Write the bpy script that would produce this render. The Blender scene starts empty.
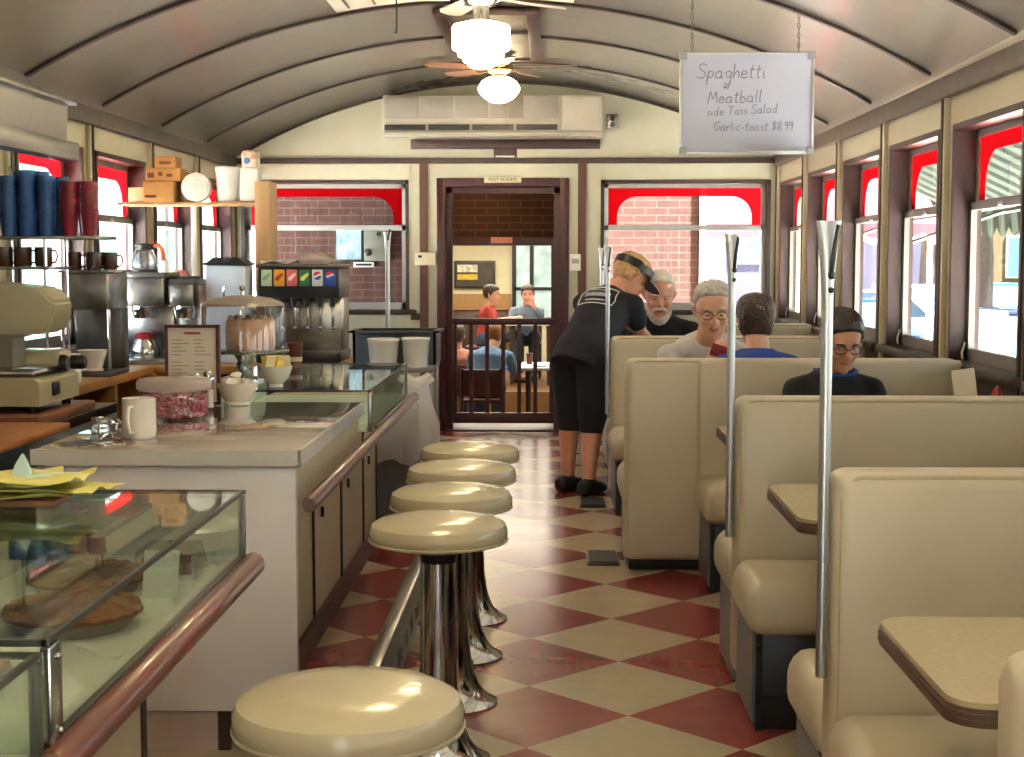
import bpy, bmesh, math, random
from mathutils import Vector, Matrix, kdtree
PI = math.pi
R = math.radians
random.seed(11)
SC = bpy.context.scene
COL = SC.collection
V = Vector

# ------------------------------------------------------------------ materials
def lin(c):
    if isinstance(c, str):
        c = tuple(int(c[i:i+2], 16) / 255 for i in (0, 2, 4))
    return tuple((v / 12.92 if v <= .04045 else ((v + .055) / 1.055) ** 2.4) for v in c) + (1,)

class NT:
    def __init__(s, m):
        m.use_nodes = True
        s.t = m.node_tree
        s.t.nodes.clear()
    def n(s, kind, **kw):
        nd = s.t.nodes.new(kind)
        for k, v in kw.items():
            if k.startswith('_'):
                setattr(nd, k[1:], v)
            else:
                nd.inputs[k.replace('__', ' ')].default_value = v
        return nd
    def l(s, a, ao, b, bi):
        s.t.links.new(a.outputs[ao], b.inputs[bi])

MATS = {}
def mat(name, col, rough=.5, metal=0, var=.06, nscale=6, bump=0, bscale=40, emit=0, coat=0, spec=.5, col2=None, alpha=1, trans=0, sss=0):
    if name in MATS: return MATS[name]
    m = bpy.data.materials.new(name)
    t = NT(m)
    out = t.n('ShaderNodeOutputMaterial')
    b = t.n('ShaderNodeBsdfPrincipled', Roughness=rough, Metallic=metal)
    b.inputs['Coat Weight'].default_value = coat
    b.inputs['Coat Roughness'].default_value = .06
    b.inputs['Specular IOR Level'].default_value = spec
    b.inputs['Alpha'].default_value = alpha
    b.inputs['Transmission Weight'].default_value = trans
    c = lin(col)
    tc = t.n('ShaderNodeTexCoord')
    nz = t.n('ShaderNodeTexNoise', Scale=nscale, Detail=3)
    t.l(tc, 'Object', nz, 'Vector')
    mx = t.n('ShaderNodeMix', _data_type='RGBA')
    c2 = lin(col2) if col2 else tuple(v * (1 + var) for v in c[:3]) + (1,)
    c1 = c if col2 else tuple(v * (1 - var) for v in c[:3]) + (1,)
    mx.inputs[6].default_value = c1
    mx.inputs[7].default_value = c2
    rp = t.n('ShaderNodeValToRGB')
    rp.color_ramp.elements[0].position = .35
    rp.color_ramp.elements[1].position = .65
    t.l(nz, 'Fac', rp, 'Fac')
    t.l(rp, 'Color', mx, 0)
    t.l(mx, 2, b, 'Base Color')
    if emit:
        b.inputs['Emission Color'].default_value = c
        b.inputs['Emission Strength'].default_value = emit
    if bump:
        n2 = t.n('ShaderNodeTexNoise', Scale=bscale, Detail=2)
        t.l(tc, 'Object', n2, 'Vector')
        bp = t.n('ShaderNodeBump', Strength=bump, Distance=.02)
        t.l(n2, 'Fac', bp, 'Height')
        t.l(bp, 'Normal', b, 'Normal')
    t.l(b, 'BSDF', out, 'Surface')
    MATS[name] = m
    return m

def glass(name, col='ffffff', gloss=.08, rough=0.0, dens=1.0):
    """thin pane: lets light straight through, mirrors a little more at grazing angles"""
    if name in MATS: return MATS[name]
    m = bpy.data.materials.new(name)
    t = NT(m)
    out = t.n('ShaderNodeOutputMaterial')
    tr = t.n('ShaderNodeBsdfTransparent', Color=lin(col))
    gl = t.n('ShaderNodeBsdfGlossy', Roughness=rough)
    fr = t.n('ShaderNodeLayerWeight', Blend=.5)
    pw = t.n('ShaderNodeMath', _operation='POWER'); pw.inputs[1].default_value = 5
    t.l(fr, 'Facing', pw, 0)
    ad = t.n('ShaderNodeMath', _operation='MULTIPLY_ADD')
    ad.use_clamp = True
    ad.inputs[1].default_value = .6; ad.inputs[2].default_value = gloss
    t.l(pw, 0, ad, 0)
    mx = t.n('ShaderNodeMixShader')
    t.l(ad, 0, mx, 'Fac'); t.l(tr, 0, mx, 1); t.l(gl, 0, mx, 2)
    t.l(mx, 0, out, 'Surface')
    MATS[name] = m
    return m

def film(name, col, transp=.5):
    """translucent coloured sheet (stained glass, thin plastic)"""
    if name in MATS: return MATS[name]
    m = bpy.data.materials.new(name)
    t = NT(m)
    out = t.n('ShaderNodeOutputMaterial')
    tr = t.n('ShaderNodeBsdfTransparent', Color=lin(col))
    d = t.n('ShaderNodeBsdfTranslucent', Color=lin(col))
    d2 = t.n('ShaderNodeBsdfDiffuse', Color=lin(col))
    m1 = t.n('ShaderNodeMixShader', Fac=.5)
    t.l(d, 0, m1, 1); t.l(d2, 0, m1, 2)
    mx = t.n('ShaderNodeMixShader', Fac=transp)
    t.l(m1, 0, mx, 1); t.l(tr, 0, mx, 2)
    t.l(mx, 0, out, 'Surface')
    MATS[name] = m
    return m

def tile_mat():
    m = bpy.data.materials.new('checker_tiles')
    t = NT(m)
    out = t.n('ShaderNodeOutputMaterial')
    b = t.n('ShaderNodeBsdfPrincipled', Roughness=.22)
    b.inputs['Specular IOR Level'].default_value = .35
    tc = t.n('ShaderNodeTexCoord')
    mp = t.n('ShaderNodeMapping')
    S = .4535                                  # side of one square tile
    # a cream tile is centred at (.258, 6.22)
    mp.inputs['Rotation'].default_value = (0, 0, R(45))
    mp.inputs['Scale'].default_value = (1 / S, 1 / S, 1 / S)
    a = R(45); cx, cy = .259 / S, 6.235 / S
    mp.inputs['Location'].default_value = (-(cx * math.cos(a) - cy * math.sin(a)) + .5, -(cx * math.sin(a) + cy * math.cos(a)) + .5, .5)
    t.l(tc, 'Object', mp, 'Vector')
    ck = t.n('ShaderNodeTexChecker', Scale=1)
    t.l(mp, 'Vector', ck, 'Vector')
    nz = t.n('ShaderNodeTexNoise', Scale=9, Detail=6, Roughness=.65)
    t.l(tc, 'Object', nz, 'Vector')
    def tone(c1, c2):
        mx = t.n('ShaderNodeMix', _data_type='RGBA')
        mx.inputs[6].default_value = lin(c1); mx.inputs[7].default_value = lin(c2)
        t.l(nz, 'Fac', mx, 0)
        return mx
    red, cream = tone('6c2426', '8b3836'), tone('978870', 'b0a188')
    mx = t.n('ShaderNodeMix', _data_type='RGBA')
    t.l(ck, 'Fac', mx, 0); t.l(cream, 2, mx, 6); t.l(red, 2, mx, 7)
    t.l(mx, 2, b, 'Base Color')
    n3 = t.n('ShaderNodeTexNoise', Scale=3, Detail=4)
    t.l(tc, 'Object', n3, 'Vector')
    mr = t.n('ShaderNodeMapRange'); mr.inputs[3].default_value = .17; mr.inputs[4].default_value = .27
    t.l(n3, 'Fac', mr, 0); t.l(mr, 0, b, 'Roughness')
    bp = t.n('ShaderNodeBump', Strength=.03, Distance=.02)
    t.l(n3, 'Fac', bp, 'Height'); t.l(bp, 'Normal', b, 'Normal')
    t.l(b, 'BSDF', out, 'Surface')
    return m

def brick_mat(name, c1, c2, mortar, scale=1.0):
    m = bpy.data.materials.new(name)
    t = NT(m)
    out = t.n('ShaderNodeOutputMaterial')
    b = t.n('ShaderNodeBsdfPrincipled', Roughness=.85)
    tc = t.n('ShaderNodeTexCoord')
    sp = t.n('ShaderNodeSeparateXYZ'); cb = t.n('ShaderNodeCombineXYZ')
    t.l(tc, 'Object', sp, 0)
    ad = t.n('ShaderNodeMath', _operation='ADD'); t.l(sp, 0, ad, 0); t.l(sp, 1, ad, 1)
    t.l(ad, 0, cb, 0); t.l(sp, 2, cb, 1)
    bk = t.n('ShaderNodeTexBrick', Scale=scale)
    bk.inputs['Color1'].default_value = lin(c1); bk.inputs['Color2'].default_value = lin(c2); bk.inputs['Mortar'].default_value = lin(mortar)
    bk.inputs['Mortar Size'].default_value = .006; bk.inputs['Brick Width'].default_value = .21; bk.inputs['Row Height'].default_value = .069
    t.l(cb, 0, bk, 'Vector')
    t.l(bk, 'Color', b, 'Base Color')
    t.l(b, 'BSDF', out, 'Surface')
    return m

def wood_mat(name, c1, c2, rough=.4, axis='y', scale=1.0, coat=0):
    m = bpy.data.materials.new(name)
    t = NT(m)
    out = t.n('ShaderNodeOutputMaterial')
    b = t.n('ShaderNodeBsdfPrincipled', Roughness=rough)
    b.inputs['Coat Weight'].default_value = coat
    tc = t.n('ShaderNodeTexCoord'); mp = t.n('ShaderNodeMapping')
    k = {'x': (1.5, 14, 14), 'y': (14, 1.5, 14), 'z': (14, 14, 1.5)}[axis]
    mp.inputs['Scale'].default_value = tuple(v * scale for v in k)
    t.l(tc, 'Object', mp, 'Vector')
    nz = t.n('ShaderNodeTexNoise', Scale=2.2, Detail=6, Roughness=.6)
    t.l(mp, 'Vector', nz, 'Vector')
    mx = t.n('ShaderNodeMix', _data_type='RGBA')
    mx.inputs[6].default_value = lin(c1); mx.inputs[7].default_value = lin(c2)
    t.l(nz, 'Fac', mx, 0); t.l(mx, 2, b, 'Base Color')
    t.l(b, 'BSDF', out, 'Surface')
    return m

def stripe_mat(name, c1, c2, axis=1, freq=6.0, rough=.7, translucent=0):
    m = bpy.data.materials.new(name)
    t = NT(m)
    out = t.n('ShaderNodeOutputMaterial')
    b = t.n('ShaderNodeBsdfPrincipled', Roughness=rough)
    b.inputs['Specular IOR Level'].default_value = .05
    tc = t.n('ShaderNodeTexCoord'); sp = t.n('ShaderNodeSeparateXYZ')
    t.l(tc, 'Object', sp, 0)
    ml = t.n('ShaderNodeMath', _operation='MULTIPLY'); ml.inputs[1].default_value = freq
    t.l(sp, axis, ml, 0)
    fr = t.n('ShaderNodeMath', _operation='FRACT'); t.l(ml, 0, fr, 0)
    gt = t.n('ShaderNodeMath', _operation='GREATER_THAN'); gt.inputs[1].default_value = .5; t.l(fr, 0, gt, 0)
    mx = t.n('ShaderNodeMix', _data_type='RGBA')
    mx.inputs[6].default_value = lin(c1); mx.inputs[7].default_value = lin(c2)
    t.l(gt, 0, mx, 0); t.l(mx, 2, b, 'Base Color')
    if translucent:
        tl = t.n('ShaderNodeBsdfTranslucent'); t.l(mx, 2, tl, 'Color')
        ms = t.n('ShaderNodeMixShader', Fac=translucent); t.l(b, 'BSDF', ms, 1); t.l(tl, 0, ms, 2)
        t.l(ms, 0, out, 'Surface')
    else:
        t.l(b, 'BSDF', out, 'Surface')
    return m

# ------------------------------------------------------------------ mesh builder
class MB:
    def __init__(s, mi=0):
        s.bm = bmesh.new(); s.mi = mi
    def _f(s, vs):
        try:
            f = s.bm.faces.new(vs)
        except ValueError:
            return None
        f.material_index = s.mi
        return f
    def box(s, x0, x1, y0, y1, z0, z1, bev=0, seg=2):
        v = [s.bm.verts.new((x, y, z)) for z in (z0, z1) for y in (y0, y1) for x in (x0, x1)]
        fs = [s._f([v[i] for i in q]) for q in ((0, 2, 3, 1), (4, 5, 7, 6), (0, 1, 5, 4), (2, 6, 7, 3), (0, 4, 6, 2), (1, 3, 7, 5))]
        if bev:
            es = {e for f in fs for e in f.edges}
            r = bmesh.ops.bevel(s.bm, geom=list(es), offset=bev, segments=seg, profile=.5, affect='EDGES')
            for f in r['faces']: f.material_index = s.mi
        return s
    def rings(s, rings, closed=True, cap=True, loop=False):
        """rings of equal length bridged in order"""
        vr = [[s.bm.verts.new(p) for p in r] for r in rings]
        n = len(vr[0])
        m = len(vr)
        for i in range(m if loop else m - 1):
            a, b = vr[i], vr[(i + 1) % m]
            for j in range(n if closed else n - 1):
                k = (j + 1) % n
                s._f([a[j], a[k], b[k], b[j]])
        if cap and not loop and closed:
            s._f(list(reversed(vr[0]))); s._f(vr[-1])
        return s
    def lathe(s, prof, c=(0, 0, 0), seg=24, axis='z', sx=1, sy=1):
        rs = []
        for r, h in prof:
            ring = []
            for k in range(seg):
                a = 2 * PI * k / seg
                x, y = max(r, 1e-4) * math.cos(a) * sx, max(r, 1e-4) * math.sin(a) * sy
                if axis == 'z': p = (c[0] + x, c[1] + y, c[2] + h)
                elif axis == 'y': p = (c[0] + y, c[1] + h, c[2] + x)
                else: p = (c[0] + h, c[1] + x, c[2] + y)
                ring.append(p)
            rs.append(ring)
        return s.rings(rs, cap=min(prof[0][0], prof[-1][0]) < .002)
    def cyl(s, p0, p1, r0, r1=None, seg=16):
        return s.tube([p0, p1], [r0, r0 if r1 is None else r1], seg)
    def tube(s, pts, rad, seg=10, closed=False, flat=None):
        pts = [V(p) for p in pts]
        n = len(pts)
        rad = rad if isinstance(rad, (list, tuple)) else [rad] * n
        rs = []
        ref = None
        for i in range(n):
            a = pts[i - 1] if (i > 0 or closed) else pts[i]
            b = pts[(i + 1) % n] if (i < n - 1 or closed) else pts[i]
            t = (b - a).normalized()
            if ref is None:
                ref = t.cross(V((0, 0, 1)))
                if ref.length < .05: ref = V((1, 0, 0)) - t * t.x
                ref.normalize()
            ref = (ref - t * ref.dot(t)).normalized()
            w = t.cross(ref)
            fx, fy = flat[i] if flat else (1, 1)
            rs.append([pts[i] + ref * (math.cos(2 * PI * k / seg) * rad[i] * fx) + w * (math.sin(2 * PI * k / seg) * rad[i] * fy) for k in range(seg)])
        return s.rings(rs, loop=closed)
    def prism(s, poly, axis, a0, a1):
        """polygon extruded along an axis; poly is in the two other axes, in x,y,z order"""
        def pt(p, a):
            return {'x': (a, p[0], p[1]), 'y': (p[0], a, p[1]), 'z': (p[0], p[1], a)}[axis]
        return s.rings([[pt(p, a0) for p in poly], [pt(p, a1) for p in poly]])
    def ball(s, c, r, seg=14, rings=8):
        r = r if isinstance(r, (list, tuple)) else (r, r, r)
        rs = []
        for i in range(rings + 1):
            ph = PI * (i / rings) - PI / 2
            k = max(math.cos(ph), .002)
            rs.append([(c[0] + r[0] * k * math.cos(2 * PI * j / seg), c[1] + r[1] * k * math.sin(2 * PI * j / seg), c[2] + r[2] * math.sin(ph)) for j in range(seg)])
        return s.rings(rs)
    def quad(s, *ps):
        s._f([s.bm.verts.new(p) for p in ps]); return s
    def text(s, txt, size, origin, xdir=(1, 0, 0), updir=(0, 0, 1), depth=.002, align='CENTER'):
        cu = bpy.data.curves.new('lettering', 'FONT')
        cu.body = txt; cu.size = size; cu.extrude = depth / 2; cu.align_x = align; cu.align_y = 'CENTER'
        ob = bpy.data.objects.new('lettering', cu)
        me = bpy.data.meshes.new_from_object(ob)
        x, u = V(xdir).normalized(), V(updir).normalized(); n = x.cross(u)
        vs = [s.bm.verts.new(V(origin) + x * v.co.x + u * v.co.y + n * v.co.z) for v in me.vertices]
        for p in me.polygons: s._f([vs[i] for i in p.vertices])
        bpy.data.objects.remove(ob); bpy.data.curves.remove(cu); bpy.data.meshes.remove(me)
        return s
    def xf(s, M):
        bmesh.ops.transform(s.bm, matrix=M, verts=s.bm.verts); return s
    def build(s, name, mats, parent=None, at=None, sharp=38, flatshade=False):
        """at=None: verts are world coordinates; they are moved into the parent's (unrotated) frame"""
        bmesh.ops.remove_doubles(s.bm, verts=s.bm.verts, dist=1e-5)
        bmesh.ops.recalc_face_normals(s.bm, faces=s.bm.faces)
        o_ = V((0, 0, 0))
        if parent is not None and at is None:
            q = parent
            while q is not None:
                o_ = o_ + q.location; q = q.parent
        elif parent is None and at is not None:
            o_ = V(at)
        if o_.length: bmesh.ops.translate(s.bm, vec=-o_, verts=s.bm.verts)
        for f in s.bm.faces: f.smooth = not flatshade
        for e in s.bm.edges:
            if len(e.link_faces) == 2 and e.calc_face_angle(0) > R(sharp): e.smooth = False
        me = bpy.data.meshes.new(name)
        s.bm.to_mesh(me); s.bm.free()
        for m in (mats if isinstance(mats, (list, tuple)) else [mats]): me.materials.append(m)
        o = bpy.data.objects.new(name, me)
        COL.objects.link(o)
        if parent is not None: o.parent = parent
        elif at is not None: o.location = at
        return o

def tag(o, label, cat, group=None, kind=None):
    o['label'] = label; o['category'] = cat
    if group: o['group'] = group
    if kind: o['kind'] = kind
    return o
def thing(name, label, cat, loc=(0, 0, 0), group=None, rz=0):
    o = bpy.data.objects.new(name, None); COL.objects.link(o)
    o.location = loc; o.rotation_euler = (0, 0, rz); o.empty_display_size = .05
    return tag(o, label, cat, group)
def struct(o, label=None, cat=None):
    o['kind'] = 'structure'
    if label: o['label'] = label
    if cat: o['category'] = cat
    return o
def dup(root, loc, label=None, group=None, rz=None):
    def cp(o, par):
        c = o.copy(); COL.objects.link(c)
        if par is not None: c.parent = par
        for ch in list(o.children): cp(ch, c)
        return c
    r = cp(root, None)
    r.location = loc
    if rz is not None: r.rotation_euler.z = rz
    if label: r['label'] = label
    if group: r['group'] = group
    return r

M_cream = mat('cream_enamel', 'c4b9a0', .28, var=.03, coat=.3)
M_endwall = mat('pale_green_cream_enamel', 'b9b8a4', .3, var=.03, coat=.2)
M_ceil = mat('glossy_ceiling_enamel', 'f2ecdf', .16, 0, var=.02, coat=.5)
M_brown = mat('dark_brown_trim', '33221d', .45, var=.2, nscale=25)
M_jamb = wood_mat('brown_window_wood', '28171a', '452a28', .45, 'z')
M_cornice = mat('grey_brown_cornice', '4a3e38', .4, var=.25, nscale=12)
M_strip = wood_mat('brown_batten_wood', '44261b', '5c3626', .45, 'z')
M_doorframe = mat('dark_red_door_paint', '3a1014', .35, var=.1)
M_alu = mat('brushed_aluminium', 'b9bcc0', .35, .9, var=.05)
M_white = mat('white_paint', 'e4e2da', .35, var=.03)
M_chrome = mat('polished_chrome', 'c9cbcd', .09, 1, var=.03)
M_steel = mat('stainless_steel', 'a8a8a6', .25, 1, var=.08, nscale=4)
M_dsteel = mat('dull_dark_steel', '6a6a68', .35, .9, var=.1)
M_black = mat('black_laminate', '121213', .4, var=.1)
M_vinyl = mat('cream_vinyl', 'b7ad98', .36, var=.03, nscale=3, bump=.05, bscale=6)
M_pipe = mat('cream_piping', 'a89c80', .4)
M_stool = mat('cream_stool_vinyl', 'b5a98c', .25, var=.03, bump=.03, bscale=8, coat=.3)
M_lam = mat('pale_table_laminate', 'b0a286', .25, var=.04, nscale=60)
M_edge = mat('brown_ribbed_edge', '5a453c', .45, var=.1)
M_glass = glass('window_glass', 'fbfefe', .02)
M_casegl = glass('showcase_glass', 'f3faf6', .09)
M_redfilm = film('red_window_film', 'b80d16', .5)
M_rail = wood_mat('reddish_wood_rail', '56291f', '743f30', .3, 'y', coat=.3)
M_counterwhite = mat('white_grey_laminate', 'd6d4d8', .3, var=.02)
M_pinkgrey = mat('mauve_grey_panel', 'a8938f', .5, var=.04)
M_wood = wood_mat('honey_wood', '8a5a26', 'ab7a3c', .45, 'x')
M_board = wood_mat('cutting_board_wood', '9a5a2c', 'bf7f4a', .5, 'y')
M_ceram = mat('white_ceramic', 'e6e2da', .15, var=.02, coat=.3)
M_blackp = mat('black_plastic', '16161a', .35, var=.08)
# ------------------------------------------------------------------ camera, light, sky
F_PX, H = 1480.0, 1.45
cam = bpy.data.cameras.new('camera'); cam_o = bpy.data.objects.new('camera', cam); COL.objects.link(cam_o)
cam.sensor_width = 36; cam.lens = F_PX / 1024 * 36; cam.clip_end = 300
cam_o.location = (0, 0, H)
cam_o.rotation_euler = (PI / 2 - math.atan(118.5 / F_PX), 0, R(1.389))
SC.camera = cam_o
w = bpy.data.worlds.new('sky'); SC.world = w
t = NT(w)
sk = t.n('ShaderNodeTexSky'); sk.sky_type = 'NISHITA'; sk.sun_disc = False; sk.sun_elevation = R(52); sk.sun_rotation = R(140); sk.air_density = 1.2; sk.dust_density = 2.5
bg1 = t.n('ShaderNodeBackground', Strength=.15); t.l(sk, 0, bg1, 'Color')
bg2 = t.n('ShaderNodeBackground', Strength=1.15); bg2.inputs['Color'].default_value = lin('e9f2f8')
asd = t.n('ShaderNodeAddShader'); t.l(bg1, 0, asd, 0); t.l(bg2, 0, asd, 1)
wo = t.n('ShaderNodeOutputWorld'); t.l(asd, 0, wo, 'Surface')
sun = bpy.data.lights.new('sun', 'SUN'); sun.energy = 62; sun.angle = R(1.5); sun.color = (1, .96, .88)
sun_o = bpy.data.objects.new('sun', sun); COL.objects.link(sun_o); sun_o.location = (20, -20, 30)
sun_o.rotation_euler = V((-1, .36, -1.84)).to_track_quat('-Z', 'Y').to_euler()
SC.view_settings.view_transform = 'Standard'; SC.view_settings.look = 'None'; SC.view_settings.gamma = 1
SC.view_settings.use_curve_mapping = False; SC.view_settings.exposure = 1.62
cy = SC.cycles
cy.use_denoising = True
cy.max_bounces = 10; cy.diffuse_bounces = 5; cy.glossy_bounces = 5; cy.transparent_max_bounces = 24; cy.transmission_bounces = 6
cy.caustics_reflective = False; cy.caustics_refractive = False
cy.sample_clamp_indirect = 8

# ------------------------------------------------------------------ room shell
XL, XR, YE, YB = -2.66, 1.93, 12.5, -1.91
XC, HALF = (XL + XR) / 2, (XR - XL) / 2
ZS, ZCR = 2.29, 2.93
AR = (HALF ** 2 + (ZCR - ZS) ** 2) / (2 * (ZCR - ZS))
def arch(x): return ZCR - AR + math.sqrt(AR * AR - (x - XC) ** 2)
BAY = 1.31
ZB0, ZB1 = .96, 2.09
TW = .125
struct(MB().box(XL - .2, XR + .2, YB - .2, YE + .2, -.12, 0).build('floor', tile_mat()))
n_arch = 40
xs = [XL - .02 + (2 * HALF + .04) * i / n_arch for i in range(n_arch + 1)]
b = MB()
for i in range(n_arch):
    xa, xb = xs[i], xs[i + 1]
    za, zb = arch(min(max(xa, XL), XR)), arch(min(max(xb, XL), XR))
    b.rings([[(xa, YB - .2, za), (xb, YB - .2, zb), (xb, YB - .2, zb + .1), (xa, YB - .2, za + .1)], [(xa, YE + .2, za), (xb, YE + .2, zb), (xb, YE + .2, zb + .1), (xa, YE + .2, za + .1)]])
ceil = struct(b.build('ceiling', M_ceil, sharp=60))
def side_wall(name, x0, x1, bays, solid):
    b = MB()
    ylo, yhi = YB, YE
    b.box(x0, x1, ylo, yhi, 0, ZB0); b.box(x0, x1, ylo, yhi, ZB1, ZS + .05)
    edges = []
    for k in bays:
        edges.append((YE - BAY * (k + 1) + .12, YE - BAY * k - .12))
    edges.sort()
    y = ylo
    for a, c in edges:
        if a > y: b.box(x0, x1, y, a, ZB0, ZB1)
        y = c
    b.box(x0, x1, y, yhi, ZB0, ZB1)
    return struct(b.build(name, M_cream))
RB, LB = range(0, 11), range(0, 4)
side_wall('wall_right', XR, XR + TW, RB, None)
side_wall('wall_left', XL - TW, XL, LB, None)

def arch_film(u0, u1, z0, z1, side, top, r, nn, seg=8):
    inn, outr = [], []
    inn.append((u0 + side, z0)); outr.append((u0, z0))
    for i in range(seg + 1):
        a = PI - (PI / 2) * i / seg
        inn.append((u0 + side + r + r * math.cos(a), z1 - top - r + r * math.sin(a)))
        outr.append((u0, z1 - top - r) if i == 0 else ((u0 + side + r, z1) if i == seg else (u0, z1)))
    for i in range(seg + 1):
        a = PI / 2 - (PI / 2) * i / seg
        inn.append((u1 - side - r + r * math.cos(a), z1 - top - r + r * math.sin(a)))
        outr.append((u1 - side - r, z1) if i == 0 else ((u1, z1 - top - r) if i == seg else (u1, z1)))
    inn.append((u1 - side, z0)); outr.append((u1, z0))
    b = MB()
    for i in range(len(inn) - 1):
        ps = [inn[i], inn[i + 1], outr[i + 1], outr[i]]
        q = []
        for p in ps:
            if not q or (abs(p[0] - q[-1][0]) + abs(p[1] - q[-1][1])) > 1e-5: q.append(p)
        if len(q) > 2: b._f([b.bm.verts.new((p[0], nn, p[1])) for p in q])
    return b

WN = [0]
def window(org, rz, w, z0, z1, zm=1.72, wide=False):
    """local frame: u = x along the wall from 0 to w, y outwards from the inner wall face"""
    WN[0] += 1
    root = bpy.data.objects.new('window_%d' % WN[0], None); COL.objects.link(root); root['kind'] = 'structure'
    root.location = org; root.rotation_euler = (0, 0, rz)
    def part(b, name, m, par=root):
        o = b.build(name, m, None); o.parent = par; o['kind'] = 'structure'; return o
    t_ = .03
    b = MB()
    for a in ((0, t_), (w - t_, w)): b.box(a[0], a[1], -.012, TW, z0, z1)
    b.box(0, w, -.012, TW, z1 - t_, z1)
    fr = part(b, 'window_frame', M_brown if wide else M_jamb)
    b = MB(); b.box(-.06, w + .06, -.055 if not wide else -.02, TW, z0 - .03, z0 + .012, .006)
    if not wide: b.box(-.02, w + .02, -.02, 0, z0 - .11, z0 - .03)
    part(b, 'window_sill', M_brown)
    st = .038
    b = MB()
    y0 = .066
    for a in ((t_, t_ + st), (w - t_ - st, w - t_)): b.box(a[0], a[1], y0, y0 + .028, z0 + .012, zm)
    b.box(t_, w - t_, y0, y0 + .028, z0 + .012, z0 + .07); b.box(t_, w - t_, y0, y0 + .028, zm - .035, zm)
    part(b, 'lower_sash', M_alu if wide else M_dsash)
    b = MB()
    y1 = .094
    for a in ((t_, t_ + st), (w - t_ - st, w - t_)): b.box(a[0], a[1], y1, y1 + .028, zm - .03, z1 - t_)
    b.box(t_, w - t_, y1, y1 + .028, z1 - t_ - .035, z1 - t_); b.box(t_, w - t_, y1, y1 + .028, zm - .03, zm + .01)
    part(b, 'upper_sash', M_alu if wide else M_dsash)
    b = MB(); b.box(t_ + st, w - t_ - st, y0 + .014, y0 + .02, z0 + .07, zm - .035); part(b, 'lower_pane', M_glass)
    b = MB(); b.box(t_ + st, w - t_ - st, y1 + .014, y1 + .02, zm + .01, z1 - t_ - .035); part(b, 'upper_pane', M_glass)
    fz0, fz1 = zm + .01, z1 - t_ - .03
    sd, tp, rr = (.075, .075, .17) if wide else (.085, .075, .17)
    part(arch_film(t_ + st, w - t_ - st, fz0, fz1, sd, tp, rr, y1 + .010), 'red_arch_film', M_redfilm)
    if not wide:
        b = MB(); b.box(w * .5 - .03, w * .5 + .03, y0 - .012, y0, zm - .03, zm - .01, .004)
        b.tube([(t_ + .012, .06, z0 + .1), (t_ + .012, .045, z0 + .05), (t_ + .03, .045, z0 + .02)], .006, 6)
        part(b, 'sash_lock', M_alu)
    return root
M_dsash = mat('grey_sash_metal', '8b8480', .4, .4, var=.08)
for k in RB:
    y1 = YE - BAY * k - .12
    window((XR, y1, 0), -PI / 2, BAY - .24, ZB0, ZB1)
for k in LB:
    y0 = YE - BAY * (k + 1) + .12
    window((XL, y0, 0), PI / 2, BAY - .24, ZB0, ZB1)
# end wall : door opening, two wide windows, gable under the arch
DX0, DX1, DZ = -.86, .10, 2.06
WX = ((-2.59, -1.17), (.44, 1.86))
b = MB()
y0, y1 = YE, YE + TW
for x0, x1 in ((XL - .2, WX[0][0]), (WX[0][1], DX0), (DX1, WX[1][0]), (WX[1][1], XR + .2)): b.box(x0, x1, y0, y1, 0, 2.25)
for x0, x1 in WX: b.box(x0, x1, y0, y1, 0, 1.02); b.box(x0, x1, y0, y1, 2.12, 2.25)
b.box(DX0, DX1, y0, y1, DZ, 2.25)
poly = [(XL - .02, 2.25), (XR + .02, 2.25)] + [(x, arch(min(max(x, XL), XR)) + .05) for x in reversed(xs)]
b.prism(poly, 'y', y0, y1)
struct(b.build('wall_end', M_endwall, sharp=30))
for x0, x1 in WX: window((x0, YE, 0), 0, x1 - x0, 1.02, 2.12, 1.735, wide=True)
# wall behind the camera, with its own door; kept windowless to darken the booth fronts
b = MB()
y0, y1 = YB - TW, YB
for x0, x1 in ((XL - .2, -.9), (.2, XR + .2)): b.box(x0, x1, y0, y1, 0, 2.25)
b.box(-.9, .2, y0, y1, 2.12, 2.25); b.prism(poly, 'y', y0, y1)
struct(b.build('wall_back', M_endwall, sharp=30))
b = MB()
for x0, x1 in ((-.9, -.8), (.1, .2)): b.box(x0, x1, YB - .11, YB - .05, 0, 2.12)
b.box(-.8, .1, YB - .11, YB - .05, 0, .3); b.box(-.8, .1, YB - .11, YB - .05, 2.02, 2.12)
d2 = struct(b.build('door_2', M_doorframe)); p_ = MB().box(-.8, .1, YB - .085, YB - .079, .3, 2.02).build('door_pane', M_glass, d2); p_['kind'] = 'structure'
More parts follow.
